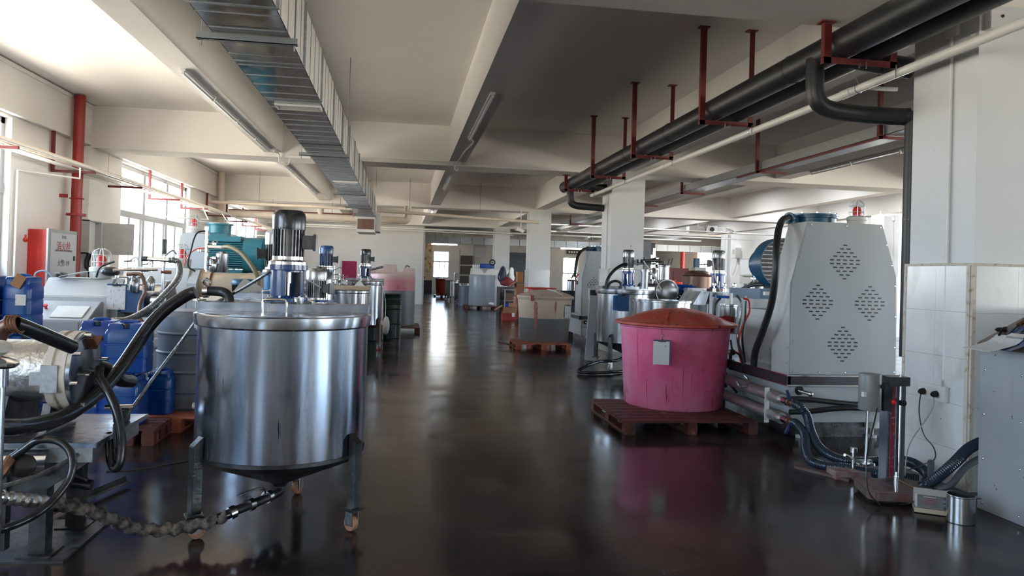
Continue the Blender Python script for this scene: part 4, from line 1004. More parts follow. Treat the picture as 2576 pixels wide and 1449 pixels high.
K = thing('milling_machine', 'grey milling machine with hood, red beacon and sloping control desk in front', 'machine', (-3.7, 9.6, 0), group='horizontal milling machines')
B().prism([(9.35, .62), (9.35, 1.10), (9.55, 1.31), (10.2, 1.31), (10.2, .62)], 'X', -4.16, -3.42).build('hood', GREYL, K, bevel=.008)
B().prism([(9.4, .62), (9.4, 1.15), (9.6, 1.32), (9.85, 1.32), (9.85, .62)], 'X', -3.42, -3.32).build('hood_end_frame', GREY, K)
B().box(-4.16, -2.62, 9.3, 10.2, .52, .62).build('base_plate', GREYL, K, bevel=.006)
B().box(-4.1, -2.7, 9.4, 10.1, .0, .52).build('base_cabinet', GREY, K)
B().lathe([(.21, 0), (.21, .42), (.25, .43), (.25, .47), (.22, .48), (.22, .50)], (-3.32, 9.75, 1.05), (1, 0, 0), 40).build('barrel', STEEL, K)
for yy in (9.45, 9.9): B().cyl((-3.34, yy, .78), (-2.72, yy, .78), .016, n=10).build('slide_bar', CHROME, K)
B().prism([(9.5, .62), (9.6, .95), (9.9, .95), (10.0, .62)], 'X', -2.83, -2.72).build('barrel_support', GREYL, K)
beacon(K, -3.60, 9.62, 1.31, 1.55)
valves(K, -3.22, 9.35, 1.16, 1.05, 3); valves(K, -3.05, 9.42, 1.18, .9, 14)
B().cyl((-3.35, 9.3, 1.42), (-2.85, 9.3, 1.44), .016, n=8).build('cross_pipe', CHROME, K)
B().box(-3.36, -3.04, 9.42, 9.45, .92, 1.19).build('blue_box', mat('pale_blue_plate', (.10, .18, .34), .4), K)
desk = thing('control_desk', 'grey metal control desk with a sloping screen lid and red stop button', 'control desk', (-3.6, 8.9, 0))
B().prism([(8.75, 0), (8.75, .86), (9.12, 1.05), (9.20, 1.05), (9.20, 0)], 'X', -4.04, -3.40).build('body', GREYD, desk, bevel=.006)
B().obox((-3.64, 8.90, .945), (.34, .25, .012), Matrix.Rotation(.474, 3, 'X')).build('screen_panel', PLG, desk, bevel=.004)
st = B().lathe([(.014, 0), (.014, .03), (.026, .035), (.024, .05)], (-3.92, 8.97, .97), (0, -.46, .89), 16).build('stop_button', REDB, desk)
B().box(-4.02, -3.49, 8.742, 8.75, .70, .84).box(-4.02, -3.49, 8.742, 8.75, .1, .68).build('door_panel', GREYD, desk)
tag(B().ball((-4.00, 9.5, 1.345), .06, 10, (1.4, 1, .6)).build('rag', RAG, loc=(-4.0, 9.5, 1.31)), 'crumpled beige glove lying on the grey hood by the beacon', 'glove')
tag(B().obox((-3.86, 9.52, 1.36), (.28, .16, .004), Matrix.Rotation(-.25, 3, 'Y')).build('paper_sheet', PAPER, loc=(-3.86, 9.52, 1.31)), 'curled sheet of paper on top of the grey hood', 'paper')
paper_board('clipboard with a white sheet hanging in front of the pale blue plate', (-3.28, 9.25, 1.11), .21, .30, 0, .1)
tag(B().ball((-3.42, 9.42, 1.40), .085, 14, (1.3, 1, .7)).tube([(-3.55, 9.35, 1.33), (-3.5, 9.33, 1.45), (-3.35, 9.33, 1.52)], .012, n=6).build('lamp_head', BLK, loc=(-3.42, 9.42, 1.3)), 'round black cover beside the valves on the grey milling machine', 'cover')
hose('steam_hose', 'brown corrugated hose bending down from the left machine valves', [(-3.158, 9.200, 1.377), (-3.005, 9.200, 1.372), (-2.956, 9.200, 1.196), (-2.975, 9.100, 1.037), (-2.937, 9.000, 0.883), (-2.856, 9.000, 0.771), (-2.80, 8.95, .6), (-2.80, 8.95, .03)], .02, BROWN, rib=.003, pitch=.02)
hose('steel_hose', 'silver corrugated hose curving from the tall valve post down toward the jerrycans',
     [(-2.50, 8.5, 1.55), (-2.436, 8.500, 1.552), (-2.394, 8.500, 1.510), (-2.341, 8.300, 1.361), (-2.396, 8.000, 1.180), (-2.481, 7.800, 1.046), (-2.561, 7.500, 0.965), (-2.7, 7.3, .93), (-2.95, 7.3, .6), (-2.97, 7.3, .2)], .028, BRAID, rib=.006, pitch=.03)
vp = thing('valve_post', 'upright steel post with valves beside the second window, left of the teal motor', 'valve', (-2.58, 8.6, 0))
B().cyl((-2.58, 8.6, 0), (-2.58, 8.6, 1.60), .016, n=10).build('post', STEEL, vp); B().cyl((-2.58, 8.6, 1.62), (-2.58, 8.6, 1.78), .028, n=12).build('valve_head', IRON, vp)
B().cyl((-2.75, 8.58, 1.56), (-2.50, 8.6, 1.55), .022, n=10).build('cross_fitting', CHROME, vp); B().cyl((-2.80, 8.58, 1.56), (-2.74, 8.58, 1.56), .028, n=10).build('hand_wheel', IRON, vp)
B().tube([(-2.55, 8.55, 1.60), (-2.48, 8.55, 1.66), (-2.44, 8.55, 1.62)], .010, n=6, res=3).build('valve_handle', CHROME, vp); B().cyl((-2.60, 8.6, 1.42), (-2.50, 8.6, 1.42), .02, n=8).build('lower_fitting', COPPER, vp)

L_ = thing('milling_machine', 'milling machine with large teal finned motor, cream barrel and two red beacons', 'machine', (-3.0, 11.8, 0), group='horizontal milling machines')
B().prism([(11.0, .62), (11.0, 1.20), (11.15, 1.46), (12.0, 1.46), (12.0, .62)], 'X', -3.86, -2.98).build('hood', GREYL, L_, bevel=.008)
B().box(-3.86, -1.9, 10.95, 12.0, .5, .62).build('base_plate', GREYL, L_); B().box(-3.8, -2.0, 11.05, 11.9, 0, .5).build('base_cabinet', GREY, L_)
B().prism([(11.0, .62), (11.0, 1.25), (11.2, 1.44), (11.6, 1.44), (11.6, .62)], 'X', -2.98, -2.86).build('hood_end_frame', GREY, L_)
B().lathe([(.22, 0), (.22, .16), (.19, .17), (.19, .75), (.23, .76), (.23, .82)], (-2.88, 11.35, 1.22), (1, 0, 0), 36).build('barrel', CREAMC, L_)
B().torus((-2.72, 11.35, 1.22), .20, .02, (1, 0, 0), 28, 8).build('hose_clamp', COPPER, L_)
beacon(L_, -3.14, 11.3, 1.46, 1.5)
B().prism([(-3.60, .62), (-3.52, 1.98), (-3.44, 2.03), (-2.92, 2.0), (-2.92, .62)], 'Y', 12.5, 13.1).build('drive_cabinet', GREY, L_, bevel=.01)
beacon(L_, -3.36, 12.7, 2.02, 1.35)
mx_, my_, mz_, mr_ = -3.03, 12.15, 1.69, .25
mb = B().lathe([(mr_ * .9, .05), (mr_ * .9, .62)], (mx_, my_, mz_), (1, 0, 0), 32).build('motor_body', TEAL, L_)
for k in range(14):
    zz = mz_ - .24 + k * .034
    hw = math.sqrt(max(.01, mr_ ** 2 - (zz - mz_) ** 2))
    B().box(mx_ + .05, mx_ + .60, my_ - hw - .035, my_ - hw + .05, zz - .006, zz + .006).build('cooling_fin', TEAL, mb)
B().lathe([(mr_ + .03, .60), (mr_ + .03, .88), (mr_ - .02, .94), (mr_ * .7, .97)], (mx_, my_, mz_), (1, 0, 0), 32).build('fan_cover', TEAL, L_)
B().box(mx_ + .06, mx_ + .56, my_ - .2, my_ + .2, mz_ + .2, mz_ + .28).build('top_pad', TEAL, L_)
B().box(mx_ + .08, mx_ + .34, my_ - .13, my_ + .13, mz_ + .24, mz_ + .36).build('terminal_neck', TEAL, L_)
B().lathe([(.17, 0), (.17, .12), (.20, .125), (.20, .15)], (mx_ + .20, my_, mz_ + .33), n=28).build('terminal_box', TEAL, L_)
B().torus((mx_ + .50, my_, mz_ + .32), .03, .01, (0, 1, 0), 16, 6).build('lifting_eye', CHROME, L_)
B().box(mx_ + .05, mx_ + .6, my_ - .22, my_ + .22, 1.38, 1.46).build('motor_foot', TEAL, L_)
B().box(mx_ + .0, mx_ + .9, my_ - .3, my_ + .3, .62, 1.38).build('motor_plinth', CREAMC, L_)
valves(L_, -2.70, 10.9, 1.42, 1.1, 5)
B().lathe([(.08, 0), (.085, .01), (.085, .26), (.05, .29)], (-2.52, 11.0, 1.42), n=24).build('steel_pot', STEEL, L_)
B().cyl((-2.70, 10.85, 1.45), (-2.70, 10.85, 2.0), .018, n=10).cyl((-2.70, 10.85, 2.0), (-2.70, 10.85, 2.05), .03, n=10).build('tall_pipe', CHROME, L_)
B().cyl((-2.66, 10.8, 1.77), (-2.36, 10.7, 1.765), .022, n=10).build('brass_pipe', CREAM, L_)
hose('yellow_hose', 'yellowish ribbed hose arching over the teal motor', [(-2.40, 10.52, 1.765), (-2.278, 10.400, 1.762), (-2.101, 10.300, 1.669), (-1.922, 10.200, 1.462), (-1.867, 10.200, 1.306), (-1.86, 10.2, 1.0), (-1.86, 10.2, .03)], .028, mat('olive_hose', (.22, .18, .10), .4), rib=.004, pitch=.03)
hose('cable_loop', 'black and red cables looping at the left of the tall pipe by the teal motor', [(-2.70, 10.9, 2.0), (-2.85, 10.9, 1.95), (-2.92, 10.9, 1.7), (-2.95, 10.9, 1.5), (-2.85, 10.9, 1.42)], .012, BLK, 'cable')
hose('cable_loop', 'thin red cable bending beside the tall pipe by the teal motor', [(-2.72, 10.9, 1.75), (-2.85, 10.9, 1.73), (-2.97, 10.9, 1.62), (-3.0, 10.9, 1.5)], .008, ORNG, 'cable')
# grey gear housing with a black motor and loose sheet between barrel and front tank
Q = thing('pump_unit', 'grey housing with slotted band and small dark motor, behind the thick hose arch', 'pump', (-2.2, 9.2, 0))
B().lathe([(.40, .0), (.40, 1.02)], (-1.95, 9.1, 0), n=40).build('housing', GREY, Q)
b = B(); fins(b, (-1.95, 9.1), .40, .43, 1.02, 1.10, 70, .012); b.build('slotted_band', PLG, Q, kind='stuff')
B().lathe([(.43, 0), (.43, .015), (.25, .06), (.05, .07)], (-1.95, 9.1, 1.10), n=40).build('cover', CREAM, Q)
motor(Q, -1.85, 9.2, 1.16, .20, .14, BMET, BLUEM, None)
tag(B().obox((-1.53, 8.5, 1.19), (.52, .004, .26), Matrix.Rotation(.45, 3, 'Y') @ Matrix.Rotation(-.9, 3, 'X')).build('plastic_sheet', PLG, loc=(-1.53, 8.5, 1.1)), 'pale loose sheet leaning behind the front tank lid', 'sheet')

# ------------------------------------------------------------ tanks behind the foreground tank
SBM = mat('silver_motor_cap', (.45, .46, .48), .25, .8)
tank('mixing tank with silver-capped black motor, half hidden behind the foreground motor', -1.35, 8.3, .45, .40, 1.17, mcap=SBM, mh=.46, mr=.12, box=PI + .2, bm=mat('light_blue_casting', (.03, .16, .36), .3))
pp = thing('pump_motor', 'small black motor with silver cap standing right behind the foreground motor', 'motor', (-.80, 7.3, 0))
B().box(-.98, -.62, 7.1, 7.5, 0, 1.18).build('pump_stand', GREY, pp)
motor(pp, -.80, 7.3, 1.18, .33, .10, FINS, SBM, -.4)
hose('motor_cable', 'thin grey cable from the small black motor box down to the tank lid', [(-.74, 7.1, 1.33), (-.85, 6.9, 1.40), (-.95, 6.6, 1.38), (-1.0, 6.4, 1.3), (-1.02, 6.3, 1.2), (-1.02, 6.3, .0)], .008, PLG, 'cable')
tank('mixing tank with an all-blue motor, behind the foreground motor at right', -1.14, 11.6, .40, .42, 1.22, mcap=BLUE, mbody=BLUE, mh=.36, mr=.105, box=0, bm=BLUE)
t = thing('steel_drum', 'stainless drum with a flat cream lid behind the foreground tank', 'drum', (-.72, 11.2, 0))
B().lathe([(.24, 0), (.24, 1.16), (.255, 1.17), (.255, 1.20), (.22, 1.21)], (-.70, 11.2, 0), n=36).build('body', STEEL, t); B().box(-1.02, -.44, 11.0, 11.4, 1.21, 1.27).build('lid_board', CREAMC, t, bevel=.01)
tag(B().prism([(-.68, 1.272), (-.52, 1.272), (-.60, 1.36)], 'Y', 11.08, 11.10).build('warning_cone', PLW, loc=(-.58, 11.1, 1.21)), 'small white folded card leaning on the stainless drum', 'card')
LT = tank('narrow mixing tank with a red-brown lid and red casters beside the green drums', -.68, 14.45, .36, .48, 1.30, legs=((.28, -.22), (-.30, -.2), (.0, .36)), m=STEEL, lidm=mat('red_brown_lid', (.14, .03, .03), .4), mh=.33, mr=.10, wh=REDB, cone=False, lm=BROWN)
B().lathe([(.36, .48), (.2, .40)], (-.68, 14.45, 0), n=32, cap=False).build('bottom', BROWN, LT)
tag(B().ball((-.24, 13.6, .52), .13, 12, (.5, .6, 1.3)).tube([(-.26, 13.7, .66), (-.27, 13.95, .95), (-.35, 14.2, 1.26)], .006, n=6).build('plastic_bag', PLW, loc=(-.24, 13.6, .4)), 'white plastic bag hanging at the red-casters tank, beside the foreground tank edge', 'bag')
t = thing('control_box', 'square control box with a red-pink front left of the narrow tank motor', 'control box', (-1.0, 15.8, 0))
B().box(-1.25, -.93, 15.8, 16.1, 1.30, 1.70).build('body', PLW, t); B().box(-1.22, -.92, 15.78, 15.8, 1.30, 1.69).build('front_panel', REDBOX, t); B().box(-1.12, -1.05, 15.9, 15.97, 0, 1.3).build('stand', IRON, t)
mv = thing('valve_cluster', 'cluster of dirty steel valves and a filter pot left of the red-fronted box', 'valve', (-1.25, 14.0, 0))
B().box(-1.4, -1.1, 13.9, 14.2, 0, 1.15).build('frame', IRON, mv); valves(mv, -1.22, 14.0, 1.15, 1.0, 9); valves(mv, -1.06, 14.05, 1.12, .7, 10)
# steel cone vessel peeking over
t = thing('steel_vessel', 'stained steel vessel top seen just right of the foreground motor', 'vessel', (-1.1, 10.0, 0))
B().lathe([(.16, 0), (.16, 1.36), (.15, 1.42), (.08, 1.52), (.05, 1.54)], (-1.05, 10.0, 0), n=32).build('body', STEEL, t)
for k, (x, y, lab) in enumerate(((-.63, 16.35, 'dark green steel drum in front, next to the red-casters tank'), (-.26, 16.95, 'dark green steel drum standing behind the first one, beside the pink tank'))):
    t = thing('green_drum', lab, 'drum', (x, y, 0), group='dark green drums')
    pf = [(.28, 0), (.29, .01)]
    for z in (.33, .66, .78, .82, .86): pf += [(.29, z - .015), (.302, z), (.29, z + .015)]
    pf += [(.29, .97), (.30, .985), (.29, 1.0), (.275, .99)]
    B().lathe(pf, (x, y, 0), n=40).build('body', GREEN, t); B().cyl((x, y, .98), (x, y, .985), .275, n=32).build('lid', GREEN, t)
tag(B().lathe([(.05, 0), (.0, .14)], (-.42, 16.85, 1.0), n=14).build('paper_cone', PLW, loc=(-.42, 16.85, 1.0)), 'small white cone on top of the green drums', 'cone')
pallet('dark wooden pallet under the tall pink and grey tank', -.9, .50, 18.2, 19.9, WOOD)
t = thing('storage_tank', 'tall pink, white and grey plastic tank beside the partition wall', 'tank', (-.22, 19.1, .14))
B().lathe([(.57, 0), (.59, .02), (.59, 1.26), (.57, 1.30)], (-.22, 19.1, .14), n=56).build('body', PTANK, t)
B().prism([(-.80, 1.44), (-.80, 1.50), (-.45, 1.54), (-.45, 1.68), (-.12, 1.68), (-.10, 1.50), (.05, 1.50), (.05, 1.60), (.34, 1.60), (.36, 1.44)], 'Y', 18.75, 19.4).build('shoulder_blocks', mat('pinkish_white_plastic', (.72, .55, .52), .4), t, bevel=.02)
B().tube([(.10, 19.1, 1.60), (.14, 19.1, 1.66), (.22, 19.1, 1.62)], .012, n=6).build('cap_clip', BLK, t)
t = thing('pink_tub', 'wide pink-stained white tub with a dark tube on it, behind the narrow tank motor', 'tub', (-.75, 21, 0))
B().lathe([(.5, 0), (.55, 1.35), (.58, 1.36), (.58, 1.40), (.4, 1.50), (.05, 1.52)], (-.62, 21.2, 0), n=40).build('body', mat('pink_smeared_plastic', (.74, .40, .42), .4, col2=(.7, .15, .25), mixs=2, amt=.8), t)
tag(B().cyl((-.95, 20.9, 1.50), (-.50, 20.7, 1.62), .03, n=10).build('dark_tube', BLK, loc=(-.9, 20.9, 1.5)), 'dark tube lying on the pink-stained tub', 'tube')

# ------------------------------------------------------------ right side: big grey machine
slot_me = None
def vent_machine(lab, ox, oy, near=True):
    """grey machine seen from its end: ox, oy shift it from the near one"""
    global slot_me
    t = thing('grey_drive_machine', lab, 'machine', (4.25 + ox, 6.6 + oy, 0), group='tall grey machines with diamond vents')
    def sh(poly): return [(u + ox, z) for u, z in poly]
    poly = [(3.70, .62), (3.69, 1.49), (3.85, 2.10), (4.64, 2.10), (4.80, 1.60), (4.82, .62)]
    fy = 6.6 + oy
    B().prism(sh(poly), 'Y', fy + .012, fy + .36).build('hood', GREYL if near else GREY, t, bevel=.006)
    B().box(3.85 + ox, 4.84 + ox, fy + .14, fy + 1.4, .0, .17).build('under_skirt_shade', IRON, t)  # dark block added to stand in for the shade under the skirt
    ins = [(3.712, .632), (3.702, 1.488), (3.858, 2.088), (4.632, 2.088), (4.788, 1.6), (4.808, .632)]
    pn = B().prism(sh(ins), 'Y', fy, fy + .012).build('vent_panel', GREY, t)
    offp = OFF[pn.name]
    if slot_me is None:
        b = B(); w_, h_ = .044 / 2, .0135 / 2
        ring = [(w_ - h_ + h_ * math.cos(a), h_ * math.sin(a)) for a in [(-PI / 2 + PI * k / 6) for k in range(7)]] + [(-w_ + h_ + h_ * math.cos(a), h_ * math.sin(a)) for a in [(PI / 2 + PI * k / 6) for k in range(7)]]
        b.prism(ring, 'Y', -.0012, .004)
        bmesh.ops.recalc_face_normals(b.bm, faces=b.bm.faces)
        slot_me = bpy.data.meshes.new('vent_slot'); b.bm.to_mesh(slot_me); slot_me.materials.append(BLK)
    rows = [1, 2, 3, 4, 5, 5, 4, 3, 2, 1]
    for cx, cz in ((4.243, 1.72), (3.97, 1.325), (4.515, 1.325), (4.24, .925)):
        for r, n in enumerate(rows):
            for k in range(n):
                o = bpy.data.objects.new('vent_slot', slot_me); COL.objects.link(o); o.parent = pn
                o.location = V((cx + ox + (k - (n - 1) / 2) * .068, fy, cz + (4.5 - r) * .036)) - offp
    b = B()
    for u, z in ((3.73, .66), (3.725, .95), (3.725, 1.25), (3.72, 1.46), (3.78, 1.75), (3.83, 1.95), (3.88, 2.07), (4.25, 2.07), (4.61, 2.07), (4.68, 1.9), (4.74, 1.7), (4.78, 1.5), (4.79, 1.2), (4.79, .9), (4.79, .66), (4.0, .65), (4.27, .65), (4.53, .65)):
        b.lathe([(.009, 0), (.007, .005), (.001, .006)], (u + ox, fy, z), (0, -1, 0), 8)
    b.build('screws', CHROME, t, kind='stuff')
    # rail around, skirt, feet
    B().box(3.66 + ox, 4.86 + ox, fy - .035, fy + .02, .535, .615).build('front_rail', DARK, t, bevel=.006)
    B().box(3.64 + ox, 3.70 + ox, fy - .035, fy + 1.42, .535, .615).build('side_rail', DARK, t, bevel=.006)
    B().box(3.65 + ox, 4.86 + ox, fy - .04, fy + 1.4, .615, .628).box(3.65 + ox, 4.86 + ox, fy - .04, fy + 1.4, .522, .535).build('rail_edge', CHROME if near else ALU, t)
    B().box(3.71 + ox, 4.84 + ox, fy, fy + 1.5, .17, .522).build('skirt', GREY, t, bevel=.01)
    B().box(3.705 + ox, 4.84 + ox, fy - .006, fy, .36, .368).build('skirt_seam', DARK, t)
    B().lathe([(.045, 0), (.045, .004)], (3.80 + ox, fy - .002, .475), (0, -1, 0), 20).build('hole', BLK, t)
    B().cyl((3.80 + ox, fy, .475), (3.85 + ox, fy - .09, .46), .018, n=12).ball((3.86 + ox, fy - .10, .457), .028, 10).build('drain_tap', CHROME, t)
    for x, y in ((3.9, 6.72), (4.65, 6.72), (3.9, 7.9), (4.65, 7.9)):
        B().cyl((x + ox, y + oy, .10), (x + ox, y + oy, .17), .07, n=20).cyl((x + ox, y + oy, .0), (x + ox, y + oy, .03), .05, n=16).cyl((x + ox, y + oy, .03), (x + ox, y + oy, .10), .02, n=10).build('machine_foot', PLG, t)
    B().box(3.92 + ox, 4.80 + ox, fy + .36, fy + 1.5, .628, 1.20).build('low_cabinet', GREYL if near else GREY, t, bevel=.012)
    B().box(3.90 + ox, 3.92 + ox, fy + .62, fy + 1.36, .66, 1.12).build('side_panel', GREYL if near else GREY, t, bevel=.004)
    # top: flange box, beacon
    B().lathe([(.24, 0), (.24, .09), (.26, .095), (.26, .112), (.255, .118), (.255, .135), (.0, .14)], (4.33 + ox, fy + .75, 2.10), n=32).build('terminal_drum', BLUEM, t)
    b = B()
    for k in range(10):
        a = 2 * PI * k / 10
        b.cyl((4.33 + ox + .235 * math.cos(a), fy + .75 + .235 * math.sin(a), 2.235), (4.33 + ox + .235 * math.cos(a), fy + .75 + .235 * math.sin(a), 2.252), .012, n=6)
    b.build('bolts', CHROME, t, kind='stuff')
    B().cyl((4.12 + ox, fy + .70, 2.17), (3.95 + ox, fy + .52, 2.17), .05, n=16).torus((3.93 + ox, fy + .5, 2.17), .045, .014, (1, 1, 0), 18, 6).build('cable_gland', BLUEM, t)
    # motor behind
    mc = V((4.63 + ox, fy + 1.85, 1.74)); R_ = .31
    B().lathe([(R_, 0), (R_, .24)], mc, (0, 1, 0), 40, cap=False).lathe([(R_ - .012, 0), (R_ - .012, .24)], mc, (0, 1, 0), 40, cap=False).lathe([(R_ - .012, 0), (R_, 0)], mc, (0, 1, 0), 40, cap=False).build('motor_shroud', BLUEM, t)
    B().lathe([(R_ - .03, .10), (R_ - .03, .20)], mc, (0, 1, 0), 32).build('motor_core', BLK, t); B().lathe([(.20, .20), (.20, .7)], mc + V((.08, 0, 0)), (0, 1, 0), 32).build('motor_barrel', BLUEM, t)
    for k in range(11):
        z = mc.z - .25 + k * .05; hw = math.sqrt(max(.002, (R_ - .015) ** 2 - (z - mc.z) ** 2))
        B().box(mc.x - hw, mc.x + hw, mc.y + .03, mc.y + .045, z - .007, z + .007).build('guard_bar', FINS, t)
    B().box(4.3 + ox, 4.95 + ox, mc.y - .05, mc.y + .8, 1.30, 1.42).build('motor_base', BLUEM, t)
    B().box(3.95 + ox, 4.5 + ox, mc.y - .85, mc.y - .80, 1.36, 1.40).build('white_rail', PLW, t)
    B().box(4.2 + ox, 4.9 + ox, mc.y - .1, mc.y + .9, 0, 1.30).build('motor_stand', GREY, t)
    return t
R1 = vent_machine('tall grey machine with four diamond vent patterns and red beacon, beside the right column', 0, 0)
beacon(R1, 4.62, 7.0, 2.10, 1.15, PLG)
R2 = vent_machine('farther grey machine with diamond vents, half hidden left behind the second column', .38, 9.8, False)
tag(B().tube([(3.93, 7.10, 2.17), (3.80, 6.98, 2.14), (3.66, 6.80, 2.04), (3.565, 6.66, 1.86), (3.53, 6.60, 1.62), (3.55, 6.70, 1.31), (3.575, 6.90, 1.03), (3.60, 7.1, .80), (3.61, 7.15, .64)], .034, n=14).build('power_cable', BLACK, loc=(3.93, 7.1, 2.17)), 'thick black cable sleeve looping down from the blue drum beside the near grey machine', 'cable')
tag(B().tube([(4.31, 16.90, 2.17), (4.18, 16.78, 2.14), (4.04, 16.6, 2.04), (3.95, 16.46, 1.86), (3.90, 16.40, 1.5)], .034, n=12).build('power_cable', BLACK, loc=(4.3, 16.9, 2.17)), 'thick black cable sleeve at the left side of the farther grey machine', 'cable')
# insulated pipes and valves at its foot
for zz, zz2, lab in ((.42, .47, 'upper foil-insulated pipe running back along the foot of the near grey machine'), (.25, .29, 'lower foil-insulated pipe running back along the foot of the near grey machine')):
    t = thing('foil_pipe', lab, 'pipe', (3.52, 6.3, zz), group='foil-insulated pipes')
    B().cyl((3.52, 6.40, zz), (3.50, 9.3, zz2), .052, n=20).build('insulation', INSU, t)
    B().cyl((3.52, 6.30, zz), (3.52, 6.42, zz), .036, n=16).build('steel_end', CHROME, t)
    B().cyl((3.525, 6.20, zz), (3.52, 6.30, zz), .024, n=12).torus((3.52, 6.26, zz), .03, .007, (0, 1, 0), 16, 6).build('valve_body', COPPER, t)
    B().obox((3.50, 6.25, zz + (.06 if zz > .3 else -.06)), (.018, .02, .11), Matrix.Rotation(-.35 if zz > .3 else .45, 3, 'Y')).build('blue_lever', mat('blue_lever_%d' % int(zz * 100), (.02, .05, .15), .3), t)
t = thing('pipe_strap', 'white sheet bracket holding the two foil pipes', 'bracket', (3.52, 6.62, .2))
B().box(3.455, 3.50, 6.60, 6.61, .17, .50).build('plate', PLW, t)
# thin hoses by the machine side
tubes = [([(3.551, 7.300, 1.329), (3.613, 7.300, 1.302), (3.621, 7.300, 1.185), (3.558, 7.300, 1.059), (3.518, 7.300, 0.933), (3.512, 7.300, 0.829), (3.560, 7.340, 0.66)], .011, ORNG, 'bright orange-red tube curving down between tub lid and the grey machine'),
         ([(3.451, 7.250, 1.362), (3.501, 7.250, 1.288), (3.497, 7.250, 1.123), (3.448, 7.200, 0.920), (3.547, 7.300, 0.747), (3.60, 7.350, 0.64)], .013, BRAID, 'grey tube bending down left of the orange-red tube'),
         ([(3.422, 7.300, 0.890), (3.447, 7.300, 0.787), (3.523, 7.300, 0.734), (3.58, 7.350, 0.65)], .011, BLK, 'thin black tube curving low below the filter'),
         ([(3.630, 7.400, 1.349), (3.632, 7.400, 1.117), (3.620, 7.400, 0.905), (3.60, 7.400, 0.65)], .011, PLG, 'pale tube running straight down right of the orange-red tube'),
         ([(3.58, 7.3, 1.30), (3.57, 7.3, 1.12), (3.55, 7.3, .92), (3.62, 7.37, .65)], .011, BLK, 'black tube between the grey and pale tubes'),
         ([(3.439, 7.000, 0.559), (3.454, 6.950, 0.526), (3.414, 6.900, 0.466), (3.347, 6.900, 0.466), (3.341, 6.950, 0.506)], .012, BRAID, 'short looped hose below the machine rail'),
         ([(3.605, 7.900, 1.02), (3.600, 7.900, 0.637), (3.570, 7.800, 0.427), (3.523, 7.600, 0.36)], .014, BLK, 'black cable dropping right behind the pink tub'),
         ([(3.63, 7.9, 1.02), (3.62, 7.9, .6), (3.60, 7.7, .40), (3.55, 7.4, .33)], .014, BLK, 'second black cable dropping right behind the pink tub')]
for pts, r, m, lab in tubes: hose('air_tube', lab, pts, r, m, 'tube', grp='tubes by the grey machine', n=8)
t = thing('filter_pot', 'clear and steel filter pot with red liquid, right of the pink tub lid', 'filter', (3.86, 8.35, .7))
B().lathe([(.10, .88), (.105, .89), (.105, 1.20), (.115, 1.205), (.115, 1.225), (.09, 1.23)], (3.88, 8.35, 0), n=28).build('body', STEEL, t)
B().lathe([(.06, .90), (.106, .905), (.106, 1.08), (.06, 1.10)], (3.862, 8.335, 0), n=24).build('red_liquid', mat('dark_red_liquid', (.22, .01, .015), .15), t)
B().cyl((3.88, 8.35, 1.22), (3.88, 8.35, 1.36), .045, n=14).build('connector', PLW, t); B().cyl((3.86, 8.33, .80), (3.86, 8.33, .88), .03, n=10).build('connector', PLW, t)
B().box(3.70, 3.86, 8.30, 8.34, 1.30, 1.33).build('lever', BLUEP, t)
B().tube([(3.75, 8.3, 1.3), (3.69, 8.3, 1.22), (3.68, 8.3, 1.05), (3.70, 8.3, .7), (3.70, 8.3, .2), (3.70, 8.3, 0)], .014, n=8).build('black_tube', BLK, t)
B().cyl((3.95, 8.6, 0), (3.95, 8.6, .9), .03, n=10).build('stand', IRON, t)
B().lathe([(.035, 0), (.035, .06)], (3.80, 8.1, .68), (0, -1, .1), 14).cyl((3.80, 8.1, .55), (3.80, 8.1, .68), .022, n=10).build('gauge', BLK, t)

# ------------------------------------------------------------ pink tub and pallets on the right
pallet('dark red wooden pallet under the pink tub', 2.17, 3.52, 6.85, 8.15, WOOD, h=.13, nb=8)
def tub(lab, x, y, z0, zt, rb, rt, m, lm, dome=.15, lidr=1.1, grp=None):
    t = thing('round_tub', lab, 'tub', (x, y, z0), group=grp)
    b = B().lathe([(rb * .97, 0), (rb, .02), (rt, zt - z0 - .04), (rt * 1.02, zt - z0 - .03), (rt * 1.02, zt - z0)], (x, y, z0), n=64)
    b.build('body', m, t)
    return t
T1 = tub('big pink-stained round plastic tub with a domed red lid in the right foreground', 3.02, 7.85, .13, 1.02, .535, .595, PINK, LID)
B().lathe([(.655, 0), (.665, .008), (.665, .03), (.655, .035), (.60, .045), (.50, .075), (.38, .125), (.22, .165), (.08, .18), (.01, .181)], (3.03, 7.85, 1.005), n=64).build('lid', LID, T1)
B().tube([(3.08, 7.85, 1.188), (3.20, 7.70, 1.17), (3.32, 7.52, 1.13), (3.42, 7.38, 1.075), (3.50, 7.28, 1.04)], .007, n=6).build('lid_ridge', mat('pale_pink_ridge', (.60, .28, .24), .4), T1)
B().tube([(2.98, 7.85, 1.186), (2.86, 7.60, 1.15), (2.76, 7.40, 1.085), (2.72, 7.28, 1.045)], .007, n=6).build('lid_ridge', LID, T1)
paper_board('clipboard with white sheets hanging on the pink tub', (2.63, 7.17, .765), .17, .25, -.05, -.30)
tag(B().tube([(2.66, 7.27, 1.0), (2.64, 7.22, .95), (2.655, 7.2, .93), (2.63, 7.19, .90)], .003, n=5).build('wire_hook', COPPER, loc=(2.66, 7.27, 1.0)), 'thin wire holding the clipboard on the pink tub', 'wire')
pallet('orange-red wooden pallet under the cream and grey tub', 2.34, 3.46, 14.70, 15.75, WOODO, h=.13)
tag(B().beam((2.05, 15.2, .10), (2.42, 14.75, .06), .07, .02).build('broken_board', WOOD, loc=(2.2, 15, .05)), 'broken board sticking out left of the cream tub pallet', 'board')
T2 = tub('cream round tub with grey liquid and red drips, on the orange pallet', 3.04, 15.45, .13, 1.04, .51, .575, CREAMT, CREAML)
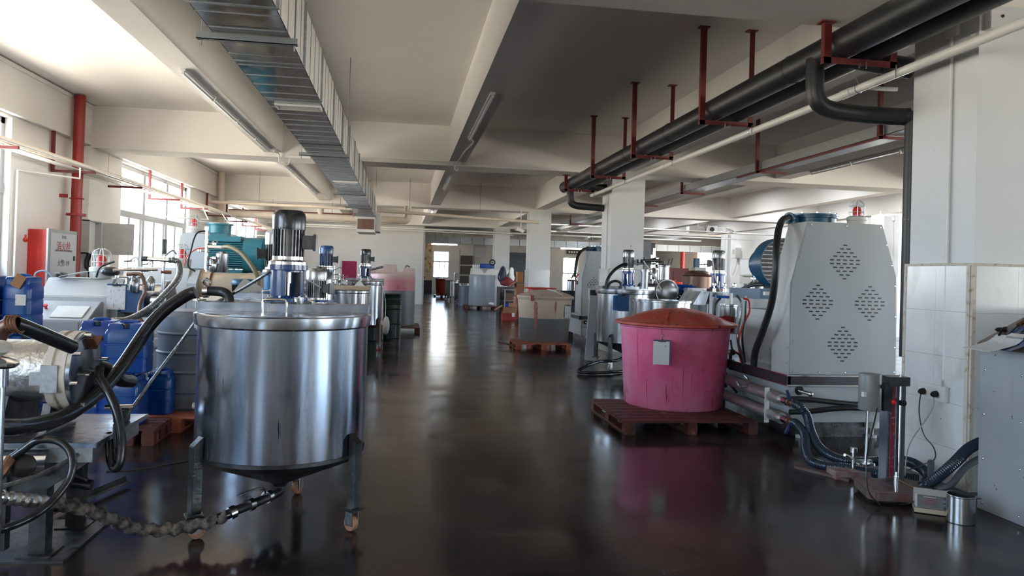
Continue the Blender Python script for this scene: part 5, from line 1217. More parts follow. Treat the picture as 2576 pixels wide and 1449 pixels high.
B().lathe([(.60, 0), (.61, .03), (.60, .06), (.50, .10), (.30, .165), (.10, .19), (.01, .192)], (3.05, 15.45, 1.02), n=56).build('lid', CREAML, T2)
B().tube([(3.08, 15.4, 1.215), (3.2, 15.2, 1.19), (3.32, 15.0, 1.11)], .012, n=6).build('lid_ridge', PLW, T2)
def drips(t, name, cx, cy, rf, ang, z1, z0, w, m, seed, n=3):
    random.seed(seed)
    for k in range(n):
        a = ang + random.uniform(-w, w) * .8 * (k > 0); zt2 = z1 - (.0 if k == 0 else random.uniform(0, .2) * (z1 - z0)); zb2 = z0 + (0 if k == 0 else random.uniform(.0, .6) * (z1 - z0))
        b = B(); N_ = 22; L1, L2 = [], []
        for i in range(N_ + 1):
            s_ = i / N_; z_ = zt2 + (zb2 - zt2) * s_
            ww = (w if k == 0 else w * .35) * (.25 + .75 * math.sin(PI * min(1, s_ * 1.15 + .12)) ** .8) * random.uniform(.7, 1.15) * (1 - .6 * s_)
            r_ = rf(z_) + .0015
            for Lx, sg in ((L1, -1), (L2, 1)):
                aa = a + sg * ww; Lx.append(b.bm.verts.new((cx + r_ * math.cos(aa), cy + r_ * math.sin(aa), z_)))
        for i in range(N_): b.bm.faces.new((L1[i], L2[i], L2[i + 1], L1[i + 1]))
        b.build(name, m, t)
DRIP = mat('dried_red_drip', (.40, .10, .07), .5, col2=(.60, .40, .32), mixs=30, amt=.7)
rfc = lambda z: .51 + (.575 - .51) * (z - .15) / .85
drips(T2, 'red_drip', 3.04, 15.45, rfc, -PI / 2 - .52, .96, .16, .09, DRIP, 5, 4)
drips(T2, 'red_drip', 3.04, 15.45, rfc, -PI / 2 + .22, .98, .66, .05, DRIP, 8, 3)
DRP = mat('dark_red_streak', (.50, .035, .08), .4, col2=(.55, .05, .10), mixs=40, amt=.8)
rfp = lambda z: .535 + (.595 - .535) * (z - .15) / .81
for k, (da, za, zb_, w_) in enumerate(((-.75, .95, .2, .010), (-.30, .9, .35, .008), (.14, .62, .16, .014), (.30, .55, .3, .012), (.52, .6, .42, .010), (.62, .5, .2, .008), (-.55, .45, .14, .02), (-.05, .5, .3, .008))):
    drips(T1, 'red_streak', 3.02, 7.85, rfp, -PI / 2 - .33 + da, za, zb_, w_ * .45, DRP, 20 + k, 2)
b = B().box(2.64, 2.70, 14.90, 14.93, .98, 1.10); b.build('rim_clip', mat('dull_red_clip', (.40, .10, .07), .4), T2)
paper_board('clipboard hanging on the right side of the cream tub', (3.45, 15.02, .78), .16, .26, 0, .35, BLK)
t = thing('red_bin', 'bin with a bright red lid standing behind the cream tub', 'bin', (2.98, 16.3, 0))
B().lathe([(.28, 0), (.28, 1.20), (.36, 1.21), (.37, 1.235), (.02, 1.245)], (3.12, 16.4, 0), n=40).build('lid_plate', mat('bright_red_plastic', (.62, .05, .03), .4), t)
# ------------------------------------------------------------ tanks on the right
T3_ = tank('stainless mixing tank with a blue clipboard, left of the pink tub behind', 3.77, 12.1, .485, .44, 1.31, legs=((-.34, -.36), (-.38, .30), (.42, .1)), m=STEEL, mot=False, wh=WHWH, handle=False, cone=True)
z = 1.365
lantern(T3_, 3.80, 12.1, z, .26, .10, mat('bright_blue_bracket', (.015, .10, .38), .25, coat=.4), a0=-.75 + PI / 2)
motor(T3_, 3.80, 12.1, z + .26, .36, .098, FINS, mat('dark_silver_cap', (.25, .25, .26), .25, .8), 0)
B().cyl((3.80, 12.1, 1.32), (3.80, 12.1, 1.37), .14, n=6).build('mounting_plate', STEEL, T3_)
B().cyl((4.06, 12.0, 1.33), (4.06, 12.0, 1.62), .06, n=18).cyl((4.06, 12.0, 1.62), (4.06, 12.0, 1.66), .08, n=18).build('side_column', GALV, T3_)
B().cyl((3.98, 11.98, 1.80), (4.32, 12.0, 1.82), .025, n=10).cyl((4.05, 12, 1.66), (4.05, 12, 1.86), .02, n=10).build('cross_fitting', IRON, T3_)
T4_ = tank('stainless mixing tank with a blue bracket motor, behind the right side of the pink tub', 5.42, 12.3, .485, .44, 1.31, m=STEEL, mot=False, handle=False, wh=WHWH, cone=True)
lantern(T4_, 5.46, 12.2, z, .27, .115, MATS['bright_blue_bracket'], a0=-.75 + PI / 2)
motor(T4_, 5.46, 12.2, z + .27, .40, .112, FINS, MATS['dark_silver_cap'], PI)
B().cyl((5.46, 12.2, 1.32), (5.46, 12.2, 1.37), .17, n=6).build('mounting_plate', BROWN, T4_)
b = thing('clipboard', 'blue plastic clipboards hooked on the stainless tank left of the pink tub', 'clipboard', (3.55, 11.6, 1.1), group='clipboards')
B().box(3.40, 3.56, 11.58, 11.59, .98, 1.22).build('back_board', mat('clear_blue_plastic', (.03, .14, .34), .25), b); B().box(3.47, 3.66, 11.55, 11.56, .97, 1.24).build('board', BOARD, b); B().box(3.53, 3.59, 11.53, 11.55, 1.21, 1.25).build('clip', BLK, b)
hose('tank_hose', 'black hose rising in an arc from the left tank lid to its motor', [(3.74, 12.0, 1.74), (3.66, 12.0, 1.72), (3.528, 12.000, 1.629), (3.429, 12.000, 1.493), (3.379, 12.000, 1.325)], .026)
hose('lid_hose', 'short dark hose bend on the lid left of the blue bracket motor', [(3.42, 12.0, 1.33), (3.47, 12.0, 1.42), (3.56, 12.0, 1.45), (3.64, 12.0, 1.42), (3.66, 12.0, 1.33)], .022, IRON)
hose('floor_hose', 'black hose lying on the floor below the left stainless tank', [(3.75, 11.9, .22), (3.486, 11.600, 0.166), (3.193, 11.500, 0.16), (2.945, 11.300, 0.12), (2.763, 11.200, 0.04), (2.9, 11.1, .03), (3.3, 11.2, .03), (3.6, 11.4, .03)], .024)
hose('motor_conduit', 'thin grey conduit slanting down from the right stainless tank motor', [(5.25, 12.0, 1.90), (5.322, 12.000, 1.547), (5.438, 12.000, 1.278), (5.497, 11.700, 0.938)], .012, PLG, 'conduit')
hose('motor_conduit', 'thin grey conduit slanting down right of the left stainless tank motor', [(4.0, 11.9, 1.80), (4.15, 11.8, 1.55), (4.25, 11.7, 1.33)], .011, PLG, 'conduit')
t = thing('leaning_panel', 'tall grey metal panel leaning between the grey machine and the stainless tank', 'panel', (3.42, 12.9, 0))
B().prism([(3.30, .02), (3.36, 1.18), (3.53, 1.17), (3.51, .0)], 'Y', 12.9, 12.94).build('sheet', GREY, t)
t = thing('operator_panel', 'small machine control screen on a stand above the leaning panel', 'screen', (3.5, 13.2, 0))
B().box(3.42, 3.62, 13.2, 13.26, 1.10, 1.30).build('frame', PLG, t); B().box(3.44, 3.60, 13.19, 13.2, 1.13, 1.27).build('screen', SCR, t); B().box(3.50, 3.56, 13.24, 13.28, 0, 1.1).build('stand', GREY, t)
# mill barrel and low tank between
M3 = thing('milling_machine', 'horizontal stainless milling barrel with domed end cap between the two right tanks', 'machine', (4.6, 12.6, 0), group='horizontal milling machines')
ax = V((.08, -1, 0)).normalized(); c = V((4.50, 12.1, 1.29))
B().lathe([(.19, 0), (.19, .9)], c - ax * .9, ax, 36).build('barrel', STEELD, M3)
B().lathe([(.215, -.06), (.215, 0), (.19, .01), (.17, .03), (.10, .05), (.01, .055)], c, ax, 36).build('end_cap', mat('dull_steel_cap', (.30, .31, .33), .3, .8), M3)
B().torus(c, .205, .012, ax, 32, 6).build('clamp_ring', CHROME, M3)
B().box(4.35, 4.75, 12.2, 13.2, 0, 1.08).build('base_cabinet', GREY, M3)
valves(M3, 4.28, 12.3, 1.50, 1.0, 21)
B().cyl((4.36, 12.4, 1.42), (4.36, 12.4, 1.98), .024, n=12).cyl((4.36, 12.4, 1.98), (4.36, 12.4, 2.04), .02, n=10).build('upright_pipe', CHROME, M3)
B().cyl((4.30, 12.35, 1.78), (3.98, 12.3, 1.76), .02, n=10).build('side_pipe', IRON, M3)
t = thing('open_tank', 'low open stainless tank just behind the pink tub lid', 'tank', (3.85, 10.6, 0))
B().lathe([(.42, 0), (.42, 1.16), (.44, 1.165), (.44, 1.19), (.41, 1.195), (.41, .6)], (3.86, 10.6, 0), n=52, cap=False).build('wall', STEEL, t); B().cyl((3.86, 10.6, .02), (3.86, 10.6, .7), .41, n=40).build('contents', SCR, t)
t = thing('filter_pot', 'tall stainless filter pot with small valves behind the milling barrel', 'filter', (5.0, 13.8, 0))
B().lathe([(.10, 0), (.10, 1.48), (.115, 1.49), (.115, 1.74), (.13, 1.75), (.13, 1.77), (.08, 1.79)], (5.04, 13.8, 0), n=28).build('body', STEEL, t)
B().cyl((5.04, 13.8, 1.77), (5.04, 13.8, 1.86), .03, n=10).cyl((5.14, 13.8, 1.77), (5.16, 13.8, 1.90), .012, n=8).cyl((5.2, 13.8, 1.80), (5.23, 13.8, 1.92), .012, n=8).build('valve_stem', IRON, t)
B().tube([(5.04, 13.8, 1.84), (4.95, 13.8, 1.82), (4.85, 13.8, 1.7), (4.8, 13.8, 1.5)], .014, n=8).build('black_tube', BLK, t)
t = thing('brown_vessel', 'brown-stained round steel vessel with a lid and small motor, left of the right tank motor', 'vessel', (6.1, 14.6, 0))
B().lathe([(.30, 0), (.30, 1.58), (.32, 1.60), (.30, 1.63), (.18, 1.70), (.02, 1.71)], (6.08, 14.6, 0), n=40).build('body', BROWN, t); B().box(5.98, 6.22, 14.5, 14.7, 1.70, 1.77).build('lid_block', PLG, t)
B().box(6.0, 6.1, 14.55, 14.65, 1.76, 1.96).build('small_motor', BLUEM, t)
for k, x in enumerate((5.25, 5.43, 5.60)):
    q = thing('dosing_valve', ['leftmost of three small chrome valves on the steel shelf', 'middle of three small chrome valves on the steel shelf', 'rightmost of three small chrome valves on the steel shelf'][k], 'valve', (x - .12, 11.6, 1.36), group='chrome valves')
    B().lathe([(.03, 0), (.03, .05), (.015, .06), (.015, .09), (.035, .10), (.035, .13), (.015, .15)], (x - .12, 11.62, 1.325), n=14).build('valve_body', CHROME, q); B().box(x - .17, x - .12, 11.6, 11.62, 1.45, 1.47).build('lever', CHROME, q)
t = thing('steel_trough', 'slanted stainless trough left of the right mixing tank', 'trough', (4.95, 11.9, 0))
B().prism([(4.76, 1.10), (4.90, 1.32), (5.05, 1.32), (4.98, 1.10)], 'Y', 11.6, 12.3).build('tray', STEEL, t); B().box(5.05, 5.58, 11.55, 11.78, 1.305, 1.325).build('valve_shelf', STEEL, t); B().box(5.05, 5.1, 11.6, 11.65, 0, 1.305).build('shelf_post', STEEL, t); B().box(4.80, 4.94, 11.8, 12.1, 0, 1.1).build('stand', GREY, t)
t = thing('hose_heap', 'tangle of black hoses and blue parts between the milling barrel and the brown vessel', 'hoses', (5.0, 12.9, 0))
random.seed(5)
for k in range(6):
    B().tube([(4.85 + random.uniform(0, .5), 12.9, 1.1 + random.uniform(0, .3)) for _ in range(5)], .03, n=8).build('hose', RUB if k % 3 else BLUEP, t)
B().box(4.85, 5.35, 12.8, 13.2, 0, 1.1).build('bench', GREY, t)
for k, (x, z_, lab) in enumerate(((5.35, 1.42, 'round-shouldered stainless vessel in front of the inner wall, left one'), (5.62, 1.38, 'smaller stainless vessel right of the round-shouldered one'))):
    q = thing('round_vessel', lab, 'vessel', (x, 10.6, 0), group='round-shouldered steel vessels')
    B().lathe([(.13, 0), (.13, z_), (.12, z_ + .05), (.06, z_ + .09), (.055, z_ + .12), (.09, z_ + .125), (.09, z_ + .15), (.05, z_ + .16), (.05, z_ + .2)], (x, 10.6, 0), n=28).build('body', STEEL, q)
    B().cyl((x - .05, 10.6, z_ + .16), (x - .05, 10.6, z_ + .22), .012, n=8).cyl((x + .05, 10.6, z_ + .16), (x + .05, 10.6, z_ + .24), .012, n=8).build('valve_stem', CHROME, q)
hose('vessel_hose', 'dark hose bending from the right tank lid toward the grey machine', [(4.9, 10.2, 1.38), (5.02, 10.0, 1.46), (5.12, 9.8, 1.46), (5.28, 9.9, 1.44), (5.34, 10.3, 1.46), (5.35, 10.5, 1.48)], .025, IRON)
t = thing('tall_cabinet', 'tall dark grey cabinet standing against the back of the second column', 'cabinet', (5.5, 16.2, 0))
B().box(5.30, 5.62, 16.2, 16.7, 0, 2.36).build('body', mat('mid_grey_cabinet', (.17, .18, .20), .4), t, bevel=.008); B().box(5.31, 5.61, 16.19, 16.2, .05, 2.33).build('door', MATS['mid_grey_cabinet'], t)
t = thing('tall_cabinet', 'narrow black cabinet right of the dark grey one', 'cabinet', (5.8, 16.8, 0))
B().box(5.68, 5.93, 16.8, 17.2, 0, 2.36).build('body', BLK, t, bevel=.006); B().box(5.70, 5.91, 16.79, 16.8, .05, 2.30).build('door', DARK, t)
for k in range(3):
    tag(B().lathe([(.15, 0), (.19, .2), (.20, .2), (.20, .22), (.18, .22)], (9.0 + (.28 if k == 2 else 0), 23.9 + k * .06, 1.2 + (.06 * k if k < 2 else 0)), n=24).build('red_bucket', REDB, loc=(9.0 + (.28 if k == 2 else 0), 23.9, 1.2)),
        ['lower bright red bucket left of the maroon door panel', 'upper bright red bucket stacked left of the maroon door panel', 'bright red bucket on the right of the stack'][k], 'bucket', 'red buckets')
tag(B().box(8.4, 10.2, 23.5, 24.5, 0, 1.2).build('work_bench', mat('beige_bench', (.50, .40, .30), .5), loc=(9, 24, 0)), 'beige bench carrying the red buckets', 'bench')
t = thing('door_panel', 'maroon panelled door leaf leaning in the far right area', 'door', (11.7, 30, 0))
B().box(11.25, 12.1, 30, 30.06, 0, 2.0).build('leaf', MAROON, t); B().box(11.4, 11.95, 29.97, 30.0, 1.1, 1.85).box(11.4, 11.95, 29.97, 30.0, .2, .95).build('raised_panel', MAROON, t, bevel=.02)
t = thing('fire_riser', 'distant vertical red fire pipe near the far right window', 'pipe', (19.8, 47.5, 0))
B().cyl((18.3, 46.5, 0), (18.3, 46.5, 4.38), .16, n=14).build('pipe_run', RED, t)

# ------------------------------------------------------------ right foreground: mixer, scale, pot, sockets, cabinet
t = thing('stand_mixer', 'laboratory stirrer with lifting column and cast base on the floor by the right column', 'mixer', (3.55, 4.85, 0))
B().prism([(3.24, 4.72), (3.28, 4.66), (3.62, 4.58), (3.84, 4.80), (3.74, 4.98), (3.34, 5.02)], 'Z', .02, .085).build('base', mat('grimy_red_base', (.16, .13, .12), .5, col2=(.12, .03, .03), mixs=10, amt=.8), t, bevel=.01)
B().prism([(3.26, 4.72), (3.6, 4.62), (3.8, 4.82), (3.72, 4.96), (3.36, 5.0)], 'Z', 0, .02).build('base_foot', BLK, t)
B().box(3.585, 3.66, 4.90, 5.02, .085, .84).build('column', mat('dark_column_paint', (.12, .13, .14), .4), t, bevel=.004)
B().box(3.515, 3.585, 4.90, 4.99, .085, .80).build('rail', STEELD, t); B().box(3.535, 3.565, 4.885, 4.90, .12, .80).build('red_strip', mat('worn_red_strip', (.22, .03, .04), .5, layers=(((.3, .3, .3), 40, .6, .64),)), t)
B().cyl((3.60, 4.885, .085), (3.60, 4.885, .86), .010, n=10).build('guide_rod', CHROME, t)
B().box(3.50, 3.66, 4.86, 4.99, .78, .845).build('top_bracket', IRON, t); B().box(3.46, 3.53, 4.87, 4.93, .60, .80).build('motor_clamp', IRON, t, bevel=.004)
B().lathe([(.074, 0), (.078, .01), (.078, .25), (.074, .262), (.02, .266)], (3.385, 4.92, .60), n=36).build('motor_housing', mat('grey_green_housing', (.22, .23, .23), .38), t)
B().lathe([(.018, 0), (.018, .014)], (3.43, 4.845, .78), (0, -1, 0), 12).build('knob', BLK, t); B().box(3.305, 3.325, 4.87, 4.90, .70, .735).build('white_label', PLW, t)
B().cyl((3.365, 4.92, .22), (3.37, 4.92, .61), .010, n=10).build('shaft', CHROME, t)
for a in (0, PI / 2): B().obox((3.365, 4.92, .215), (.13, .02, .02), Matrix.Rotation(a + .5, 3, 'Z')).build('propeller_blade', CHROME, t)
B().ball((3.535, 4.865, .665), .018, 10).build('red_switch', LENS, t); B().lathe([(.022, 0), (.022, .03)], (3.60, 4.87, .66), (0, -1, 0), 8).build('locking_knob', BLK, t)
B().cyl((3.42, 4.66, .085), (3.42, 4.66, .19), .017, n=14).cyl((3.42, 4.66, .19), (3.42, 4.66, .22), .010, n=10).build('clamp_post', CHROME, t)
B().cyl((3.42, 4.66, .17), (3.53, 4.58, .115), .009, n=8).build('clamp_handle', BROWN, t); B().ball((3.535, 4.575, .11), .026, 12).build('ball_knob', BLK, t)
hose('mixer_cable', 'black cable slanting down from the stirrer motor to its base', [(3.45, 4.88, .74), (3.424, 4.87, 0.692), (3.362, 4.82, 0.559), (3.280, 4.76, 0.400), (3.22, 4.70, 0.273), (3.20, 4.64, 0.10), (3.26, 4.60, .012)], .005, BLK, 'cable', n=6)
t = thing('clamp_stand', 'small chrome clamp on a dirty block, on the floor behind the stirrer base', 'clamp', (3.45, 5.3, 0))
B().box(3.36, 3.74, 5.24, 5.40, 0, .06, rz=-.1).build('block', mat('grimy_white_block', (.35, .30, .29), .6, col2=(.2, .03, .03), mixs=12, amt=.8), t)
B().cyl((3.52, 5.30, .06), (3.52, 5.30, .20), .014, n=12).cyl((3.52, 5.30, .20), (3.52, 5.30, .235), .026, n=12).build('post', CHROME, t)
B().cyl((3.52, 5.3, .15), (3.42, 5.26, .19), .012, n=8).build('handle', CHROME, t); B().obox((3.60, 5.28, .13), (.12, .03, .035), Matrix.Rotation(.1, 3, 'Z')).build('jaw', PLG, t)
tag(B().prism([(3.20, 5.60), (3.28, 5.74), (3.70, 5.45), (3.42, 5.20)], 'Z', 0, .02).build('floor_plate', mat('grimy_floor_plate', (.14, .12, .12), .6, col2=(.13, .03, .03), mixs=9, amt=.7), loc=(3.4, 5.5, 0)), 'dirty flat plate on the floor left of the clamp', 'plate')
t = thing('bench_scale', 'small floor scale with a dim red display beside the steel pot', 'scale', (3.56, 4.45, 0))
Ms = Matrix.Rotation(-.55, 4, 'Z')
def sc(name, b, m): 
    q = b.build(name, m, None); q.parent = t; return q
sc('scale_base', B().box(-.13, .13, -.05, .10, .005, .035), mat('cream_scale_base', (.50, .42, .30), .5)); sc('housing', B().prism([(-.045, .04), (-.03, .12), (.09, .135), (.10, .04)], 'X', -.125, .125), PLG)
fpn = B().box(-.115, .115, -.002, 0, -.04, .04); q = sc('front_panel', fpn, SCR); q.location = (0, -.041, .082); q.rotation_euler = (-.18, 0, 0)
q2 = sc('display', B().box(-.075, -.005, -.004, -.002, -.018, .022), LEDW); q2.location = q.location; q2.rotation_euler = q.rotation_euler
for zz in (-.014, .012):
    q3 = sc('blue_button', B().lathe([(.009, 0), (.008, .003)], (.045, -.002, zz), (0, -1, 0), 12), mat('pale_blue_button_%d' % int(zz * 1000), (.15, .22, .35), .4)); q3.location = q.location; q3.rotation_euler = q.rotation_euler
b = B()
for k in range(9): b.box(-.075 + k * .008, -.070 + k * .008, -.003, -.002, .026, .030)
q4 = b.build('small_print', PLW, None, kind='stuff'); q4.parent = t; q4.location = q.location; q4.rotation_euler = q.rotation_euler
t.rotation_euler = (0, 0, -.55)
hose('scale_cable', 'thin black cable looping from the floor scale', [(3.46, 4.52, .06), (3.43, 4.56, .03), (3.41, 4.62, .012), (3.44, 4.66, .012), (3.50, 4.62, .012)], .004, BLK, 'cable', n=6)
t = thing('steel_pot', 'small shiny steel pot on the floor beside the scale', 'pot', (3.60, 4.28, 0))
B().lathe([(.075, 0), (.082, .004), (.082, .165), (.088, .170), (.088, .176), (.079, .176), (.078, .01)], (3.60, 4.28, 0), n=44, cap=False).build('wall', STEEL, t); B().cyl((3.60, 4.28, .002), (3.60, 4.28, .006), .08, n=32).build('bottom', STEEL, t)
B().box(3.66, 3.74, 4.27, 4.29, .145, .15).build('side_tab', IRON, t)
t = thing('power_outlet', 'white double power strip with two black plugs on the right column', 'power outlet', (4.13, 5.25, .67))
B().box(4.135, 4.168, 5.10, 5.40, .62, .74).build('strip', PLW, t, bevel=.004)
for y in (5.19, 5.33): B().lathe([(.026, 0), (.024, .03), (.014, .045)], (4.135, y, .675), (-1, 0, -.15), 14).build('plug', BLK, t)
B().cyl((4.15, 5.17, .74), (4.15, 5.17, .79), .012, n=8).build('conduit_stub', PVC, t)
hose('plug_cable', 'black cable hanging from the left plug on the right column', [(4.11, 5.33, .66), (4.10, 5.33, .6), (4.06, 5.28, 0.50), (4.04, 5.2, 0.36), (4.05, 5.10, 0.28), (3.98, 5.0, 0.22), (3.84, 4.95, 0.19), (3.70, 4.92, .16)], .005, BLK, 'cable', n=6)
hose('plug_cable', 'grey cable hanging from the right plug on the right column', [(4.11, 5.19, .66), (4.11, 5.19, 0.577), (4.015, 5.15, 0.480), (3.886, 5.13, 0.330), (3.823, 5.10, 0.210), (3.80, 5.08, .01)], .005, PLG, 'cable', n=6)
big = mat('dark_blue_ribbed_hose', (.02, .035, .06), .25)
hose('ribbed_hose', 'upper ribbed hose from the foil pipe valve down behind the stirrer', [(3.525, 6.20, .42), (3.553, 6.15, 0.40), (3.594, 6.100, 0.333), (3.554, 5.950, 0.208), (3.521, 5.750, 0.118), (3.557, 5.550, 0.085), (3.68, 5.47, 0.085), (3.90, 5.35, 0.12), (3.95, 5.2, .14), (3.93, 5.0, .10), (3.80, 4.86, .07), (3.74, 4.80, .08), (3.80, 4.76, .14), (3.935, 4.750, 0.253), (4.085, 4.800, 0.339), (4.22, 4.84, 0.379)], .036, big, rib=.004, pitch=.016, grp='ribbed floor hoses')
hose('ribbed_hose', 'lower ribbed hose lying on the floor in front of the near grey machine', [(3.525, 6.20, .25), (3.512, 6.12, 0.25), (3.491, 5.950, 0.19), (3.388, 5.750, 0.11), (3.344, 5.60, 0.06), (3.392, 5.48, 0.05), (3.52, 5.42, 0.05), (3.70, 5.20, 0.05), (3.90, 5.05, .05)], .036, big, rib=.004, pitch=.016, grp='ribbed floor hoses')
hose('floor_hose', 'smooth grey-striped hose curving up behind the steel pot to the right cabinet', [(3.95, 5.0, .2), (3.86, 4.88, .10), (3.80, 4.76, 0.07), (3.866, 4.70, 0.11), (4.014, 4.74, 0.22), (4.151, 4.78, 0.27), (4.275, 4.82, 0.283)], .024, mat('grey_striped_hose', (.10, .11, .13), .3))
hose('skirt_hose', 'upper black foam hose along the skirt of the near grey machine', [(3.591, 6.48, 0.411), (3.787, 6.48, 0.415), (4.064, 6.48, 0.387), (4.385, 6.48, 0.362), (4.75, 6.48, 0.367)], .025, BLACK)
hose('skirt_hose', 'lower black foam hose along the skirt of the near grey machine', [(3.633, 6.46, 0.295), (3.829, 6.46, 0.302), (4.066, 6.42, 0.336), (4.305, 6.40, 0.345), (4.78, 6.42, 0.307)], .025, BLACK)
t = thing('grey_cabinet', 'spattered grey metal cabinet with sloping top at the right edge, holding a clipboard', 'cabinet', (4.3, 3.6, 0))
B().box(3.95, 5.0, 3.0, 4.55, .0, 1.10).build('body', GREYD, t, bevel=.004)
B().prism([(3.93, 1.10), (3.93, 1.13), (4.38, 1.36), (5.0, 1.36), (5.0, 1.10)], 'Y', 2.98, 4.56).build('sloping_top', mat('brown_worktop', (.20, .14, .12), .4, col2=(.10, .06, .05), mixs=8, amt=.7), t, bevel=.004)
B().box(3.944, 3.95, 3.05, 4.53, .03, 1.07).build('side_panel', GREYD, t)
b = B()
for y in (4.50, 4.2, 3.9):
    for zz in (.05, .35, .65, .95): b.lathe([(.008, 0), (.001, .005)], (3.944, y, zz), (-1, 0, 0), 8)
b.build('screws', CHROME, t, kind='stuff')
t = thing('clipboard', 'blue clipboard with curled white sheets on top of the right grey cabinet', 'clipboard', (3.9, 4.35, 1.14), group='clipboards')
Mc = Matrix.Rotation(.16, 3, 'Y')
sl = lambda x: 1.135 + max(0, x - 3.93) * .511 if x > 3.93 else 1.135 + (x - 3.93) * .2
def strip(name, m, xa, xb, ya, yb, lift, th, curl=0, skew=.10):
    rs = []
    for k in range(11):
        q_ = k / 10; x = xa + (xb - xa) * q_; z_ = sl(x) + lift + curl * (1 - q_) ** 3; dy = skew * (q_ - .5)
        rs.append([V((x, ya + dy, z_)), V((x, yb + dy, z_)), V((x, yb + dy, z_ + th)), V((x, ya + dy, z_ + th))])
    return B().rings(rs, smooth=False).build(name, m, t)
strip('board', BOARD, 3.80, 4.14, 4.18, 4.42, .003, .004)
strip('paper', PAPER, 3.67, 4.02, 4.20, 4.44, .011, .002, .012)
strip('clip', CHROME, 3.99, 4.03, 4.24, 4.38, .016, .01, 0, 0)
for k, (x, y, m, lab) in enumerate(((4.12, 4.44, BROWN, 'screwdriver with a dark red handle on the right cabinet top'), (4.12, 4.36, ORNG, 'small tool with an orange handle on the right cabinet top'))):
    q = thing('hand_tool', lab, 'tool', (x, y, sl(x)), group='tools on the right cabinet')
    B().cyl((x + .02, y, sl(x + .02) + .02), (x + .11, y + .03, sl(x + .11) + .02), .017, n=12).build('handle', m, q); B().cyl((x - .08, y - .03, sl(x - .08) + .012), (x + .02, y, sl(x + .02) + .02), .005, n=8).build('blade', IRON, q)
tag(B().ball((4.06, 4.50, 1.225), .03, 8, (1.5, 1, .6)).tube([(4.0, 4.45, 1.19), (4.06, 4.48, 1.235), (4.12, 4.52, 1.24)], .008, n=6).build('pliers', BLK, loc=(4.06, 4.5, 1.2)), 'dark oily pliers behind the clipboard clip', 'tool')
t = thing('junction_box', 'white junction box at the top of the right column front', 'junction box', (4.33, 4.88, 3.5))
B().box(4.24, 4.40, 4.86, 4.92, 3.42, 3.56).build('body', PLW, t, bevel=.006); B().cyl((4.34, 4.855, 3.52), (4.34, 4.86, 3.52), .012, n=8).build('screw', BLK, t)
B().cyl((4.18, 4.98, 3.40), (4.30, 4.90, 3.44), .012, n=8).build('conduit_stub', PVC, t)

# ------------------------------------------------------------ centre back
pallet('dark pallet under the grey-blue tank far back', 2.75, 4.1, 31.3, 32.8, WOOD, nb=6)
t = thing('storage_tank', 'large grey-blue plastic tank far back in front of the fourth column', 'tank', (3.55, 32.2, .14))
B().lathe([(.60, 0), (.61, .02), (.61, 1.26), (.59, 1.33)], (3.55, 32.2, .14), n=48).build('body', GTANK, t)
B().prism([(3.0, 1.46), (3.03, 1.76), (3.42, 1.74), (3.55, 1.55), (3.62, 1.55), (3.72, 1.72), (4.02, 1.72), (4.05, 1.46)], 'Y', 31.9, 32.5).build('shoulder_blocks', WTANK, t, bevel=.02)
B().cyl((3.8, 31.65, .24), (3.95, 31.5, .24), .05, n=10).build('outlet_valve', PLW, t)
t = thing('blue_tray', 'blue machine tray with a round fan on top of the grey-blue tank', 'tray', (3.7, 32.2, 1.76))
B().box(3.38, 4.02, 32.0, 32.4, 1.76, 1.96).build('tray', BLUEP, t, bevel=.02); B().torus((3.92, 32.0, 2.02), .11, .03, (0, 1, 0), 24, 8).cyl((3.92, 32, 2.02), (3.92, 32.03, 2.02), .04, n=12).build('round_fan', BLK, t)
for k in range(4): tag(B().cyl((3.10 + k * .09, 32.1, 1.76), (3.10 + k * .09, 32.1, 1.90), .035, n=12).build('white_bottle', PLW, loc=(3.1 + k * .09, 32.1, 1.76)), ['leftmost small white bottle on the grey-blue tank', 'second small white bottle on the grey-blue tank', 'third small white bottle on the grey-blue tank', 'rightmost small white bottle, next to the blue tray on the grey-blue tank'][k], 'bottle', 'white bottles on the grey-blue tank')
pallet('black pallet under the far orange-red tub', 2.05, 3.0, 45.6, 46.6, BLK, nb=5)
T5 = tub('orange-red tub far back below the bright far window', 2.55, 46.1, .14, 1.16, .36, .42, mat('orange_red_tub', (.50, .06, .025), .4, col2=(.35, .03, .02), mixs=2, amt=.6), LID)
B().cyl((2.55, 46.1, 1.158), (2.55, 46.1, 1.162), .41, n=32).build('lid', MATS['orange_red_tub'], T5)
tank('plain stainless tank on casters far back, next to the orange-red tub', 2.75, 40.6, .36, .25, 1.13, m=STEEL, mot=False, handle=False, cone=False, bar=False, wh=BLK, legs=((.3, -.2), (-.3, -.2), (0, .3)))
tank('second plain stainless tank far back, behind the left edge of the grey-blue tank', 3.05, 37.5, .34, .22, 1.0, m=STEEL, mot=False, handle=False, cone=False, bar=False, wh=BLK, legs=((.3, -.2), (-.3, -.2), (0, .3)))
tag(B().lathe([(.28, 0), (.29, .6), (.29, .92), (.28, .93)], (2.98, 34.6, 0), n=28).build('grey_barrel', GRBAR, loc=(2.98, 34.6, 0)), 'grey-blue barrel tucked left behind the grey-blue tank', 'barrel')
t = thing('rack', 'dark steel rack with wire crates far back left of the grey-blue tank', 'rack', (4.1, 46, 0))
for k in range(4): B().box(3.6, 4.5, 45.7, 46.3, .2 + k * .62, .76 + k * .62).build('crate', mat('brown_grey_crate_%d' % k, (.18, .16, .14), .6), t, bevel=.02)
for x in (3.55, 4.52): B().box(x - .03, x + .03, 45.65, 45.7, 0, 3.0).build('upright', PLG, t)
t = thing('wall_panel', 'small grey wall box with a coiled black cable far back', 'control box', (3.4, 53, 2.1))
B().box(4.2, 4.6, 43.1, 43.2, 2.0, 2.5).build('box', PLG, t)
